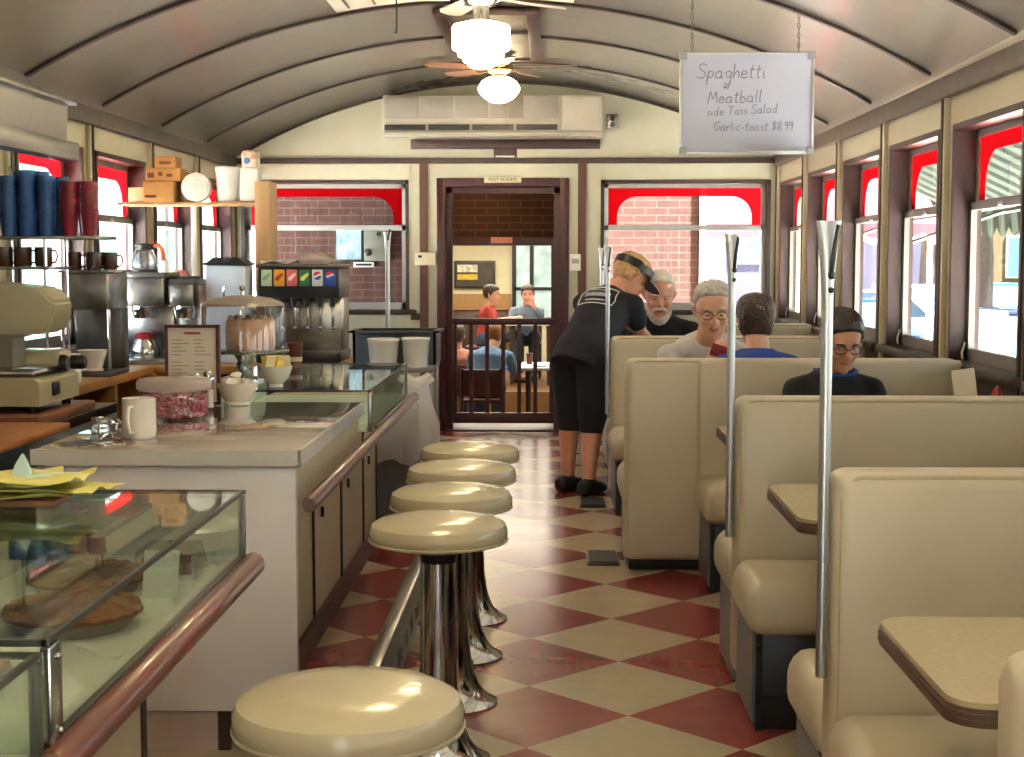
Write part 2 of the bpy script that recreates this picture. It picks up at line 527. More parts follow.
# trims
TN = [0]
def trim(b, m, name=None, **k):
    TN[0] += 1
    return struct(b.build(name or 'trim_%d' % TN[0], m, **k))
for k in range(0, 12):
    y = YE - BAY * k
    if k == 0: y -= .021
    b = MB()
    lo = [(x, arch(min(max(x, XL + .02), XR - .02)) - .016) for x in xs[1:-1]]
    hi = [(x, z + .03) for x, z in lo]
    ring = []
    rs = [[(x, y - .021, z), (x, y + .021, z), (x, y + .021, z + .03), (x, y - .021, z + .03)] for x, z in lo]
    b.rings(rs)
    trim(b, M_brown)
trim(MB().box(XR - .045, XR, YB, YE, ZS - .065, ZS + .05, .01), M_cornice)
trim(MB().box(XL, XL + .045, YB, YE, ZS - .065, ZS + .05, .01), M_cornice)
for k in range(0, 12):
    y = YE - BAY * k - (.03 if k == 0 else 0)
    b = MB(); b.box(XR - .028, XR, y - .035, y + .035, .0, ZS - .06, .005); trim(b, M_cream)
    b = MB(); b.box(XR - .036, XR, y - .012, y + .012, .0, ZS - .06); trim(b, M_brown)
    if k < 5:
        b = MB(); b.box(XL, XL + .028, y - .035, y + .035, .0, ZS - .06, .005); trim(b, M_cream)
        b = MB(); b.box(XL, XL + .036, y - .012, y + .012, .0, ZS - .06); trim(b, M_brown)
trim(MB().box(XL + .045, XR - .045, YE - .03, YE, ZS - .035, ZS + .012), M_brown)
for x in (-1.045, .285): trim(MB().box(x - .035, x + .035, YE - .018, YE, .12, ZS - .035), M_strip)
for x in (-1.165, .44): trim(MB().box(x - .006, x + .006, YE - .01, YE, .12, ZS - .035), M_cream)
trim(MB().box(XL, -1.0, YE - .02, YE, 0, .12), M_brown, 'baseboard_end'); trim(MB().box(.25, XR, YE - .02, YE, 0, .12), M_brown)
trim(MB().box(XR - .02, XR, YB, YE - .03, 0, .12), M_black, 'baseboard_right'); trim(MB().box(XL, XL + .02, YB, YE - .03, 0, .12), M_black, 'baseboard_left')
# door opening at the end
b = MB()
b.box(DX0 - .075, DX0, YE - .03, YE + TW, 0, DZ + .075, .006); b.box(DX1, DX1 + .075, YE - .03, YE + TW, 0, DZ + .075, .006); b.box(DX0, DX1, YE - .03, YE + TW, DZ, DZ + .075, .006)
b.box(DX0 + .0, DX0 + .05, YE + .05, YE + TW, 0, DZ); b.box(DX1 - .05, DX1, YE + .05, YE + TW, 0, DZ); b.box(DX0, DX1, YE + .05, YE + TW, DZ - .05, DZ)
struct(b.build('door_1', M_doorframe))
g = thing('railing_gate', 'dark red wooden railing gate across the doorway below the rest rooms sign', 'gate', ((DX0 + DX1) / 2, YE + .085, 0))
MB().box(DX0 + .05, DX1 - .05, YE + .06, YE + .11, .90, .955, .008).build('rail', M_doorframe, g)
MB().box(DX0 + .05, DX1 - .05, YE + .065, YE + .105, .06, .15, .006).build('rail', M_doorframe, g)
for i in range(7):
    x = DX0 + .07 + (DX1 - DX0 - .14) * i / 6
    MB().box(x - .017, x + .017, YE + .067, YE + .103, .15, .90).build('baluster', M_doorframe, g)

struct(MB().box(DX0, DX1, YE - .03, YE + TW + .07, 0, .012, .003).build('trim_threshold', mat('dark_threshold', '3a1f1c', .5)))
# ------------------------------------------------------------------ booths
def rbox_path(x0, x1, z0, z1, r, y, n=5):
    pts = []
    for cx, cz, a0 in ((x1 - r, z1 - r, 0), (x0 + r, z1 - r, 90), (x0 + r, z0 + r, 180), (x1 - r, z0 + r, 270)):
        for i in range(n + 1):
            a = R(a0 + 90 * i / n); pts.append((cx + r * math.cos(a), y, cz + r * math.sin(a)))
    return pts
def cushion(x0, x1, y0, y1, z0, z1, r=.05, crown=.02):
    b = MB(); b.box(x0, x1, y0, y1, z0, z1, r, 4)
    for v in b.bm.verts:
        if v.co.z > z1 - .01:
            u = (v.co.x - x0) / (x1 - x0); w_ = (v.co.y - y0) / (y1 - y0)
            v.co.z += crown * 4 * min(u, .5) * 0 + crown * math.sin(PI * min(max(w_, 0), 1))
    return b
def coat_pole(x, y, root, z0=.53, z1=1.535):
    b = MB()
    zs = [z0, z0 + .02, 1.0, z1 - .16, z1 - .1, z1 - .03, z1]
    b.tube([(x, y, z) for z in zs], [.013] * 7, 12, flat=[(1, 1)] * 4 + [(1.25, .8), (1.8, .5), (2.1, .35)])
    p = b.build('coat_pole', M_alu, root)
    b = MB(); b.tube([(x + .006, y - .014, z1 - .11), (x + .008, y - .03, z1 - .06), (x + .016, y - .034, z1 - .01)], .0055, 8); b.ball((x + .006, y - .016, z1 - .118), .009, 10, 6); b.ball((x + .005, y - .016, z1 - .15), .007, 10, 6)
    b.build('hook', M_blackp, p)
    return p
def bench(label, Yb, xn, xf, near=True, far=True, pole=True, zt=.998, sd=.43, pole_x=None):
    xr = XR - .045
    th = .13
    xm = min(xn, xf)
    t_ = thing('booth_bench', label, 'booth', ((xm + xr) / 2, Yb + th / 2, 0), 'cream booth benches along the window wall')
    b = MB(); b.box(xm, xr, Yb, Yb + th, .06, zt, .04, 4)
    b.build('backrest', M_vinyl, t_)
    b = MB(); b.tube(rbox_path(xm + .02, xr - .02, .08, zt - .012, .05, Yb + .012), .006, 6, closed=True)
    b.build('piping', M_pipe, t_)
    if xn - xm > .1:
        b = MB(); b.box(xn, xr, Yb - .03, Yb + .02, .35, zt - .003, .02, 3); b.build('back_pad', M_vinyl, t_)
    sides = []
    if near: sides.append((Yb - sd, Yb + .01, Yb - sd + .06, Yb + .03, xn))
    if far: sides.append((Yb + th - .01, Yb + th + sd, Yb + th - .03, Yb + th + sd - .06, xf))
    for i, (a, c, ba, bc, x0) in enumerate(sides):
        cushion(x0 - .012, xr, a, c, .30, .46, .055).build('seat', M_vinyl, t_)
        s_ = MB(); s_.box(x0 + .025, xr, ba, bc, 0, .305, .004); base = s_.build('base', M_black, t_)
        s_ = MB(); s_.box(x0 + .012, x0 + .03, ba + .01, bc, .02, .302); s_.build('side_panel', M_kick, base)
        s_ = MB(); yy = ba - .004 if i == 0 else bc + .004
        s_.box(x0 + .02, x0 + .04, yy - .004, yy + .004, 0, .3); s_.box(x0 + .02, xr, yy - .003, yy + .003, .098, .104)
        for zz in (.09, .18, .27): s_.ball((x0 + .03, yy - (.006 if i == 0 else -.006), zz), .006, 8, 5)
        s_.build('corner_strip', M_black, base)
    if not near or not far:
        pass
    if pole: coat_pole((pole_x if pole_x else xm - .016), Yb + .03, t_)
    return t_
M_kick = mat('grey_blue_side_panel', '6f747a', .4, .2, var=.06)
bench('cream booth bench in the right bottom corner, its back cropped by the frame edge', 1.62, .53, .53, pole=False)
bench('nearest large cream booth bench with a coat pole, behind the big cropped table', 3.2, .622, .622, zt=.99)
bench('cream booth bench with coat pole directly in front of the reading woman', 4.87, .622, .622)
bench('wide cream booth back the reading woman leans against, reaching into the aisle', 6.78, .69, .355, pole=False)
bench('cream booth bench behind the grey haired man in the light shirt', 8.8, .372, .372, sd=.45)
bench('farthest cream booth bench, behind the white bearded man', 10.55, .40, .40, sd=.45)

def table(label, y0, y1, x0, legx=None):
    t_ = thing('booth_table', label, 'table', ((x0 + XR) / 2, (y0 + y1) / 2, 0), 'booth tables along the window wall')
    def rr(r, d=0, x1=XR - .03):
        p = []
        for cx, cy_, a0 in ((x0 + r, y0 + r, 180),):
            pass
        for cx, cy_, a0 in ((x0 + r + d, y1 - r - d, 90), (x0 + r + d, y0 + r + d, 180)):
            for i in range(9):
                a = R(a0 + 90 * i / 8); p.append((cx + r * math.cos(a), cy_ + r * math.sin(a)))
        return p + [(x1, y0 + d), (x1, y1 - d)]
    b = MB(); b.prism(rr(.06, .003), 'z', .742, .752); b.build('tabletop', M_lam, t_)
    b = MB(); b.prism(rr(.063), 'z', .712, .7425); b.prism(rr(.063, -.002), 'z', .720, .724); b.prism(rr(.063, -.002), 'z', .731, .735); b.build('edge_band', M_edge, t_)
    ym = (y0 + y1) / 2; xl = x0 + .42
    b = MB(); b.cyl((xl, ym, .02), (xl, ym, .70), .032); b.box(xl - .12, xl + .12, ym - .12, ym + .12, .70, .714); b.lathe([(.17, 0), (.17, .012), (.05, .04), (.034, .05)], (xl, ym, 0)); b.build('pedestal', M_dsteel, t_)
    return t_
table('big cream laminate table cropped by the right edge of the frame', 2.30, 2.88, .64)
table('cream laminate table between the two nearest full booth benches', 3.95, 4.61, .68)
table('cream laminate table corner at the empty seat before the reading woman', 5.75, 6.27, .71)
table('cream laminate table between the grey haired man and the woman in blue', 7.55, 8.15, .52)
table('cream laminate table the waitress leans over, by the bearded man', 9.45, 10.0, .60)

# ------------------------------------------------------------------ stools and foot rail
st = thing('counter_stool', 'nearest round cream stool, cropped by the bottom of the frame', 'stool', (-.342, 2.49, 0), 'chrome pedestal counter stools')
b = MB(); b.lathe([(.001, .638), (.168, .638), (.190, .643), (.199, .658), (.199, .678), (.192, .695), (.168, .708), (.11, .717), (.05, .720), (.001, .721)], seg=48); b.build('seat', M_stool, st, at=(0, 0, 0))
b = MB(); b.tube([(.198 * math.cos(a), .198 * math.sin(a), .650) for a in [2 * PI * i / 40 for i in range(40)]], .004, 6, closed=True); b.build('seat_welt', M_pipe, st, at=(0, 0, 0))
b = MB(); b.lathe([(.001, .586), (.052, .586), (.056, .611), (.12, .631), (.12, .638), (.001, .638)], seg=28); b.build('collar', M_blackp, st, at=(0, 0, 0))
b = MB(); b.lathe([(.001, 0), (.150, 0), (.150, .006), (.135, .014), (.112, .03), (.09, .058), (.074, .10), (.064, .15), (.058, .21), (.055, .30), (.054, .586), (.001, .586)], seg=40); b.build('pedestal', M_chrome, st, at=(0, 0, 0))
for y, lb in ((4.2, 'second nearest round cream stool, the tall chrome column in full view'), (4.765, 'middle round cream stool of the counter row'), (5.34, 'fourth round cream stool counted from the front'), (5.9, 'last round cream stool, nearest the white trash bag')):
    dup(st, (-.313, y, 0), lb)
b = MB(); b.box(-.565, -.515, 4.0, 6.6, .185, .2, .004)
fr = thing('foot_rail', 'low stainless foot rail running along the counter behind the stools', 'foot rail', (-.54, 5.3, 0))
b.build('tread', M_steel, fr)
b = MB()
b.box(-.522, -.515, 4.0, 6.6, .10, .185); b.box(-.522, -.515, 4.0, 6.6, .0, .03)
for i in range(12):
    y = 4.05 + i * .225; b.box(-.522, -.515, y - .03, y + .03, .03, .10)
b.build('side_plate', M_dsteel, fr)

# ------------------------------------------------------------------ counters
def rail_tube(name, x, z, y0, y1, m, r=.03, parent=None):
    b = MB(); n = 14
    rs = []
    for y, k in ((y0, .8), (y0 + .008, 1), (y1 - .008, 1), (y1, .8)):
        rs.append([(x + r * k * math.cos(2 * PI * j / n), y, z + r * 1.05 * k * math.sin(2 * PI * j / n)) for j in range(n)])
    b.rings(rs); return b.build(name, m, parent)
mc = thing('lunch_counter', 'main white topped lunch counter with grey white end panel', 'counter', (-1.1, 5.9, 0))
b = MB(); b.box(-1.50, -.722, 4.245, 5.70, .858, .90, .004); b.build('countertop', M_ctop if 'M_ctop' in globals() else mat('glossy_beige_countertop', 'a08f80', .06, var=.05, nscale=5, coat=1), mc)
b = MB(); b.box(-1.505, -.717, 4.238, 4.245, .855, .9005); b.box(-.722, -.712, 4.238, 5.70, .855, .9015); b.build('metal_edge', mat('pale_metal_edge', 'd5d5d4', .25, .3), mc)
b = MB(); b.box(-1.50, -.735, 4.26, 4.29, .12, .846, .003); b.box(-1.47, -.735, 4.262, 4.29, .846, .858); b.build('end_panel', M_counterwhite, mc)
b = MB(); b.box(-1.47, -.95, 4.272, 4.288, 0, .12); b.build('toe_panel', M_pinkgrey, mc)
b = MB(); b.box(-.975, -.94, 4.266, 4.29, 0, .12); b.box(-1.01, -.9, 4.36, 5.7, 0, .1); b.build('toe_kick', M_brown, mc)
b = MB(); b.box(-1.45, -.885, 4.29, 5.72, .1, .80); b.box(-1.39, -.885, 5.72, 7.55, .1, .779); b.build('cabinet_body', M_counterfront if 'M_counterfront' in globals() else mat('cream_counter_front', 'bdb291', .3, var=.05, nscale=4, coat=.2), mc)
b = MB(); b.box(-.89, -.868, 4.29, 7.56, 0, .1); b.build('kick_strip', mat('dark_red_kick', '43201d', .4), mc)
b = MB(); b.box(-.885, -.735, 4.29, 5.70, .70, .858); b.build('apron', MATS['cream_counter_front'], mc)
for y in (4.75, 5.5, 6.25, 7.0, 7.54): MB().box(-.886, -.878, y - .014, y + .014, .1, .70).build('seam_strip', M_brown, mc)
for y in (4.95, 5.7, 6.45, 7.2): MB().box(-.884, -.872, y - .006, y + .004, .45, .49, .002).build('latch', M_blackp, mc)
rail_tube('bumper_rail', -.682, .752, 4.17, 7.55, wood_mat('worn_purple_brown_rail', '4c3532', '6c4c46', .3, 'y', coat=.3), .022, mc)
# glass display cases
def case(label, y0, y1, zt, front_z, xb=-1.36, xf=-.668, base=True, shelf=None, fl=.09, glassm=None, frame=None, inner=None):
    gm = glassm or M_casegl; fm = frame or M_dsteel
    t_ = thing('glass_display_case', label, 'display case', ((xb + xf) / 2, (y0 + y1) / 2, 0))
    e = .006
    b = MB(); b.box(xb + e, xf - e, y0 + e, y1 - e, zt - .008, zt - .002); b.build('top_glass', gm, t_)
    b = MB(); b.box(xf - .008, xf - .003, y0 + e, y1 - e, front_z, zt - .012); b.build('front_glass', gm, t_)
    b = MB(); b.box(xb + e, xf - e, y1 - .008, y1 - .003, front_z, zt - .012); b.build('end_glass', gm, t_)
    b = MB(); r = .0035
    for (p, q) in (((xb, y0, zt - r), (xf, y0, zt - r)), ((xb, y1, zt - r), (xf, y1, zt - r)), ((xf - r, y0, zt - r), (xf - r, y1, zt - r)), ((xb, y0, zt - r), (xb, y1, zt - r))):
        b.box(min(p[0], q[0]) - r, max(p[0], q[0]) + r, min(p[1], q[1]) - r, max(p[1], q[1]) + r, zt - .009, zt)
    for (x, y) in ((xf - .004, y1 - .004), (xb, y1 - .004), (xb, y0 + .004)): b.box(x - .008, x + .006, y - .008, y + .006, front_z - .01, zt - .012)
    b.box(xf - .014, xf, y0, y1, front_z - .016, front_z)
    b.build('metal_frame', fm, t_)
    b = MB(); b.box(xf - .012, xf + .004, y0 + .004, y0 + .05, front_z - .02, zt - .012, .003)
    for zz in (front_z + .012, zt - .03): b.ball((xf + .006, y0 + .03, zz), .005, 8, 5)
    b.build('corner_post', M_steel, t_)
    b = MB(); b.box(xb, xf - .012, y0, y1, front_z - fl, front_z - .014); b.build('case_floor', inner or M_white, t_)
    b = MB(); b.box(xb, xb + .012, y0, y1, front_z - .016, zt - .014); b.build('back_panel', inner or M_white, t_)
    if shelf:
        b = MB(); b.box(xb + .05, xb + .36, y0 + .03, y1 - .03, shelf, shelf + .006); b.build('glass_shelf', gm, t_)
        for i in range(3):
            b = MB()
            yy = y0 + .06 + (y1 - y0 - .12) * i / 2
            b.box(xb + .012, xb + .37, yy - .008, yy + .008, shelf - .012, shelf)
            b.box(xb + .012, xb + .024, yy - .008, yy + .008, front_z, zt - .02)
            b.build('shelf_bracket', fm, t_)
    if base:
        b = MB(); b.box(xb, -.90, y0, y1, .08, front_z - fl); b.build('base_cabinet', MATS['cream_counter_front'], t_)
        b = MB(); b.box(xb + .03, -.94, y0, y1 - .01, 0, .08); b.box(-.902, -.895, y1 - .03, y1 + .003, .06, front_z - .09); b.build('kick_base', M_brown, t_)
    return t_
ca = case('long glass pie display case in the lower left with yellow napkins on top', 1.925, 3.215, .945, .80, shelf=.865)
rail_tube('wood_rail', -.655, .775, 1.9, 3.245, M_rail, .026, ca)
cb = case('glass display case section cut off by the left bottom corner', .62, 1.897, .935, .80)
rail_tube('wood_rail', -.655, .775, .6, 1.898, M_rail, .026, cb)
cc = case('green tinted glass topped case at the far end of the lunch counter', 5.735, 7.24, .945, .80, xb=-1.40, xf=-.692, base=False, fl=.02, glassm=glass('green_case_glass', 'f0f7f3', .10), inner=mat('dim_case_lining', 'c9d3c9', .5))
# ------------------------------------------------------------------ outside and the building behind
GZ = -.5
struct(MB().box(-60, 60, -30, 90, GZ - .1, GZ).build('ground', mat('pale_concrete', 'e6e2da', .9, var=.08, nscale=.8)))
struct(MB().box(4.2, 9.5, -30, 90, GZ, GZ + .012).build('road', mat('light_asphalt', '3a3a3a', .9, var=.1, nscale=3)))
struct(MB().box(11, 50, -30, 90, GZ, GZ + .02).build('lawn', mat('bright_grass', '1e3016', .95, var=.25, nscale=2)))
struct(MB().box(XL - .2, XR + .2, YB - .2, YE + .2, GZ, -.12).build('foundation_wall', mat('grey_foundation', '8d8a84', .9)))
M_brick = brick_mat('red_brown_brick', '3c1c15', '331510', '4a3a33')
b = MB()
BX0, BX1 = -2.62, 1.40
y0, y1 = 13.8, 14.05
b.box(BX0, -.93, y0, y1, GZ, 4.3); b.box(.06, BX1, y0, y1, GZ, 4.3); b.box(-.93, .06, y0, y1, 1.60, 4.3)
struct(b.build('wall_brick', M_brick))
struct(MB().box(BX1, BX1 + .06, y0 - .03, y0 + .1, GZ, 4.3).build('trim_white_corner', M_white))
b = MB()
b.box(-1.06, -1.0, YE + TW, y0, -.5, 5.6); b.box(.16, .22, YE + TW, y0, -.5, 5.6)  # carried up unseen past the vestibule ceiling to keep sun off the left brick
struct(b.build('wall_vestibule_sunblock', brick_mat('vestibule_brick', '7c4436', '6c382e', '96806f')))
struct(MB().box(-1.06, .22, YE + TW, y0, 2.2, 2.26).build('ceiling_vestibule', M_white))
struct(MB().box(-1.06, .22, YE + TW, y1, -.12, -.01).build('floor_vestibule', mat('dark_red_landing', '5a2724', .4)))
b = MB()
b.box(-.98, -.90, y0 - .04, y1 + .02, -.01, 1.65); b.box(.03, .11, y0 - .04, y1 + .02, -.01, 1.65); b.box(-.90, .03, y0 - .04, y1 + .02, 1.585, 1.66)
struct(b.build('door_frame_inner', M_doorframe))
vl = thing('ceiling_lamp', 'warm flush lamp glowing on the vestibule ceiling behind the doorway head', 'lamp', (-.60, 13.25, 2.2))
MB().lathe([(.12, 0), (.12, -.012), (.001, -.012)], (-.60, 13.25, 2.2)).build('base_ring', M_white, vl)
M_glow = mat('warm_lamp_glass', 'ffd890', .4, emit=14, var=0)
MB().lathe([(.11, -.012), (.10, -.06), (.06, -.10), (.001, -.11)], (-.60, 13.25, 2.2)).build('glass_bowl', M_glow, vl)
sg = thing('door_plaque', 'small pinkish plaque over the inner doorway', 'sign', (-.435, 13.745, 1.63))
MB().box(-.53, -.33, 13.752, 13.76, 1.605, 1.66, .002).build('plate', mat('pinkish_plaque', 'c98a8a', .5), sg)
# back dining room, lower than the diner
M_dwall = mat('dining_cream_wall', 'cdc6a6', .7, var=.04)
struct(MB().box(-2.62, 1.40, y1, 22.2, GZ, -.45).build('floor_dining', mat('dining_floor_brown', '8a7258', .5)))
struct(MB().box(-2.62, 1.40, 22.0, 22.2, -.45, 4.2).build('wall_dining_back', M_dwall))
struct(MB().box(-2.62, -2.5, y1, 22.0, GZ, 4.2).build('wall_dining_left', M_dwall))
struct(MB().box(1.28, 1.40, y1, 22.0, GZ, 4.2).build('wall_dining_right', M_dwall))
struct(MB().box(-2.5, 1.28, y1, 22.0, 2.1, 2.3).build('ceiling_dining', M_white))
struct(MB().box(-2.5, 1.28, 17.6, 22.0, -.45, -.12).build('floor_platform', mat('platform_wood', '6b4a2c', .5)))
struct(MB().box(-2.5, -.55, 21.97, 22.0, -.12, .95).build('trim_wainscot', wood_mat('wainscot', '8a6a3e', 'a5834f', .5, 'z')))
dlt = bpy.data.lights.new('dining_fill_light', 'AREA'); dlt.energy = 42; dlt.size = 2.2; dlt.color = (1, .9, .72)  # area lights added out of view to brighten the back room
for x, y in ((-.6, 16.5), (-.6, 20)):
    lo_ = bpy.data.objects.new('dining_fill_light', dlt); COL.objects.link(lo_); lo_.location = (x, y, 2.0)
    f = thing('added_light_panel', 'unseen flat panel added over the fill light of the back dining room', 'lamp', (x, y, 2.1), 'added dining room light panels')  # panel added above each fill light, never in view
    MB().box(x - .6, x + .6, y - .6, y + .6, 2.07, 2.1, .005).build('panel', M_white, f)
pic = thing('framed_picture', 'dark framed picture with pale and yellow lettering band on the far dining room wall', 'picture', (-1.08, 21.98, 1.24))
MB().box(-1.39, -.78, 21.94, 21.97, 1.03, 1.44, .008).build('frame', M_brown, pic)
MB().box(-1.36, -.81, 21.93, 21.94, 1.06, 1.41).build('print', mat('dark_print', '3a3226', .5, var=.3, nscale=7), pic)
b = MB(); b.box(-1.34, -1.04, 21.924, 21.931, 1.27, 1.38); b.build('pale_band', mat('pale_band', 'c9c2ac', .6, var=.4, nscale=30), pic)
b = MB(); b.box(-1.34, -1.04, 21.924, 21.931, 1.16, 1.24); b.build('yellow_band', mat('yellow_band', 'c9a92e', .6, var=.2, nscale=30), pic)
b = MB()
for x in (-.50, -.24, .08): b.box(x - .03, x + .03, 21.92, 21.98, .55, 1.75)
b.box(-.5, .08, 21.92, 21.98, 1.0, 1.05); b.box(-.5, .08, 21.92, 21.98, .55, .6); b.box(-.5, .08, 21.92, 21.98, 1.70, 1.75)
dw = struct(b.build('window_dining', M_black)); p_ = MB().box(-.5, .08, 21.97, 21.985, .6, 1.7).build('pane', mat('bright_far_pane', 'b7c7c4', .2, var=.5, nscale=3.5, col2='5d7a66', emit=.3), dw); p_['kind'] = 'structure'
hb = thing('low_hutch', 'low brown wooden hutch under the framed picture in the back room', 'cabinet', (-1.1, 21.75, -.12))
MB().box(-1.55, -.6, 21.55, 21.96, -.12, .72, .01).build('body', wood_mat('hutch_wood', '3c2416', '5a3822', .4, 'x'), hb)
MB().box(-1.58, -.57, 21.52, 21.96, .72, .75, .008).build('top', MATS.get('x') or wood_mat('hutch_top', '7a5430', '946a40', .4, 'x'), hb)
for x in (-1.31, -.84): MB().box(x - .21, x + .21, 21.535, 21.55, -.05, .66, .006).build('door', M_brown, hb)
def dtable(label, x, y, fz, w, d, h, cloth, group=None):
    t_ = thing('dining_table', label, 'table', (x, y, fz), group)
    MB().box(x - w / 2, x + w / 2, y - d / 2, y + d / 2, fz + h - .03, fz + h, .008).build('tabletop', cloth, t_)
    for sx in (-1, 1):
        for sy in (-1, 1): MB().cyl((x + sx * (w / 2 - .08), y + sy * (d / 2 - .08), fz), (x + sx * (w / 2 - .08), y + sy * (d / 2 - .08), fz + h - .03), .022, .03).build('leg', M_brown, t_)
    return t_
M_clothw = mat('white_blue_cloth', 'dfe4ee', .7, var=.05)
dtable('dining table with pale cloth at the platform, beside the person in red', -.22, 18.9, -.12, .62, .8, .78, M_clothw)
dtable('white topped dining table on the lower floor beside the person in blue', .02, 16.1, -.45, .62, .9, .76, M_clothw)
def dchair(label, x, y, fz, rz, group):
    t_ = thing('dining_chair', label, 'chair', (x, y, fz), group, rz)
    mk = lambda b, n, m: b.build(n, m, t_, at=(0, 0, 0))
    mk(MB().box(-.22, .22, -.22, .22, .43, .47, .015), 'seat', M_redv)
    b = MB(); b.box(-.22, .22, .19, .225, .50, .78, .014); mk(b, 'backrest', M_redv)
    for sx in (-1, 1):
        mk(MB().cyl((sx * .19, -.19, 0), (sx * .19, -.19, .43), .016), 'leg', M_black)
        mk(MB().tube([(sx * .20, .20, 0), (sx * .20, .20, .45), (sx * .20, .215, .79)], .016, 8), 'leg', M_black)
    return t_
M_redv = mat('dark_maroon_vinyl', '4a1a1c', .45)
dchair('maroon backed dining chair that the person in blue sits on', -.68, 15.35, -.45, PI, 'back room chairs')
dchair('empty dark dining chair at the far left of the back room', -1.05, 17.1, -.45, R(20), 'back room chairs')
dchair('dark dining chair under the person in red', -.84, 19.05, -.12, R(-90), 'back room chairs')
dchair('dark dining chair under the seated person in grey', -.30, 19.75, -.12, 0, 'back room chairs')

# things fixed on the brick wall outside the end window
po = thing('wall_poster', 'pale blue poster in a dark frame on the outside brick wall', 'poster', (-1.85, 13.78, 1.6))
MB().box(-1.98, -1.72, 13.765, 13.798, 1.44, 1.76, .004).build('frame', M_black, po)
MB().box(-1.965, -1.735, 13.76, 13.766, 1.455, 1.745).build('sheet', mat('pale_blue_sheet', '5f7c90', .5, var=.35, nscale=9, col2='93a4ae'), po)
ph = thing('utility_box', 'grey metal box with round dark dial on the outside brick wall', 'utility box', (-1.58, 13.72, 1.6))
MB().box(-1.70, -1.47, 13.68, 13.798, 1.44, 1.76, .008).build('body', mat('grey_green_box', '5e625a', .5), ph)
MB().lathe([(.035, 0), (.035, -.012), (.02, -.02), (.001, -.02)], (-1.66, 13.68, 1.52), axis='y').build('dial', M_black, ph)
MB().lathe([(.022, 0), (.022, -.01), (.001, -.012)], (-1.56, 13.68, 1.69), axis='y').build('upper_dial', M_black, ph)
ws = thing('wall_sign', 'small white plate with dark bar below the poster', 'sign', (-1.70, 13.79, 1.41))
MB().box(-1.81, -1.62, 13.78, 13.798, 1.385, 1.43, .002).build('plate', M_white, ws)
MB().box(-1.79, -1.64, 13.778, 13.781, 1.396, 1.418).build('dark_bar', M_black, ws)
# striped awning along the right side
M_awn = stripe_mat('awning_stripes', '3a453f', '0c1411', 1, 3.3, .8, translucent=.04)
aw = thing('striped_awning', 'striped canvas awning with scalloped edge over the windows outside', 'awning', (2.8, 5.3, 2.2))
AX, AZ = 3.45, 1.86
b = MB(); b.prism([(XR + TW + .01, 2.52), (AX, AZ), (AX, AZ + .02), (XR + TW + .01, 2.545)], 'y', YB, YE + .2)
b.build('canvas', M_awn, aw)
b = MB()
y = YB
top, bot = [], []
while y < YE + .2:
    for i in range(8):
        yy = y + .3 * i / 8
        top.append((AX, yy, AZ)); bot.append((AX + .02, yy, AZ - .16 - .075 * math.sin(PI * i / 8)))
    y += .3
for i in range(len(top) - 1): b.quad(top[i], top[i + 1], bot[i + 1], bot[i])
b.build('valance', M_awn, aw)
for k in range(1, 6):
    y = YE - BAY * 2 * k + 1.2
    MB().tube([(XR + TW, y, 1.55), (XR + TW + .5, y, 1.72), (AX - .02, y, AZ - .01)], .012, 8).build('support_arm', M_dsteel, aw)
# red awning of the neighbour seen past the brick wall
ra = thing('red_awning', 'red awning with white scalloped edge beyond the end window', 'awning', (3.2, 16.6, 1.95))
M_rawn = mat('red_canvas', '4c0a1e', .75, var=.08)
b = MB(); b.prism([(16.0, 1.82), (17.3, 2.5), (17.3, 2.52), (16.0, 1.84)], 'x', 1.62, 4.2); b.build('canvas', M_rawn, ra)
b = MB(); x = 1.62; top, bot, bt2 = [], [], []
while x < 4.1:
    for i in range(8):
        xx = x + .34 * i / 8; s_ = math.sin(PI * i / 8)
        top.append((xx, 16.0, 1.83)); bot.append((xx, 15.99, 1.74 - .06 * s_)); bt2.append((xx, 15.99, 1.70 - .085 * s_))
    x += .34
for i in range(len(top) - 1): b.quad(top[i], top[i + 1], bot[i + 1], bot[i])
b.build('valance', M_rawn, ra)
b = MB()
for i in range(len(top) - 1): b.quad(bot[i], bot[i + 1], bt2[i + 1], bt2[i])
b.build('valance_border', M_white, ra)
for x in (1.7, 2.9, 4.1): MB().cyl((x, 16.05, GZ), (x, 16.05, 1.84), .03).build('post', M_white, ra)
# buildings across the lot
def house(label, x0, x1, y0, y1, h, m, wins, face, roofm=None):
    t_ = thing('building', label, 'building', ((x0 + x1) / 2, (y0 + y1) / 2, GZ))
    MB().box(x0, x1, y0, y1, GZ, h).build('wall', m, t_)
    MB().box(x0 - .3, x1 + .3, y0 - .3, y1 + .3, h, h + .25, .04).build('roof', roofm or mat('slate_roof', '4a4b52', .8), t_)
    for u, z, w, hh in wins:
        if face == 'y':
            f = MB(); f.box(u - w / 2 - .1, u + w / 2 + .1, y0 - .06, y0, z - hh / 2 - .1, z + hh / 2 + .1, .01); f = f.build('window', M_white, t_)
            MB().box(u - w / 2, u + w / 2, y0 - .08, y0 - .06, z - hh / 2, z + hh / 2).build('pane', M_dglass, f)
        else:
            xf_ = x1 if face == '+x' else x0; s_ = 1 if face == '+x' else -1
            a_, c_ = sorted((xf_, xf_ + s_ * .06)); d_, e_ = sorted((xf_ + s_ * .06, xf_ + s_ * .08))
            f = MB(); f.box(a_, c_, u - w / 2 - .1, u + w / 2 + .1, z - hh / 2 - .1, z + hh / 2 + .1, .01); f = f.build('window', M_white, t_)
            MB().box(d_, e_, u - w / 2, u + w / 2, z - hh / 2, z + hh / 2).build('pane', M_dglass, f)
    return t_
M_dglass = mat('outdoor_pane', '3f5a70', .1, var=.2)
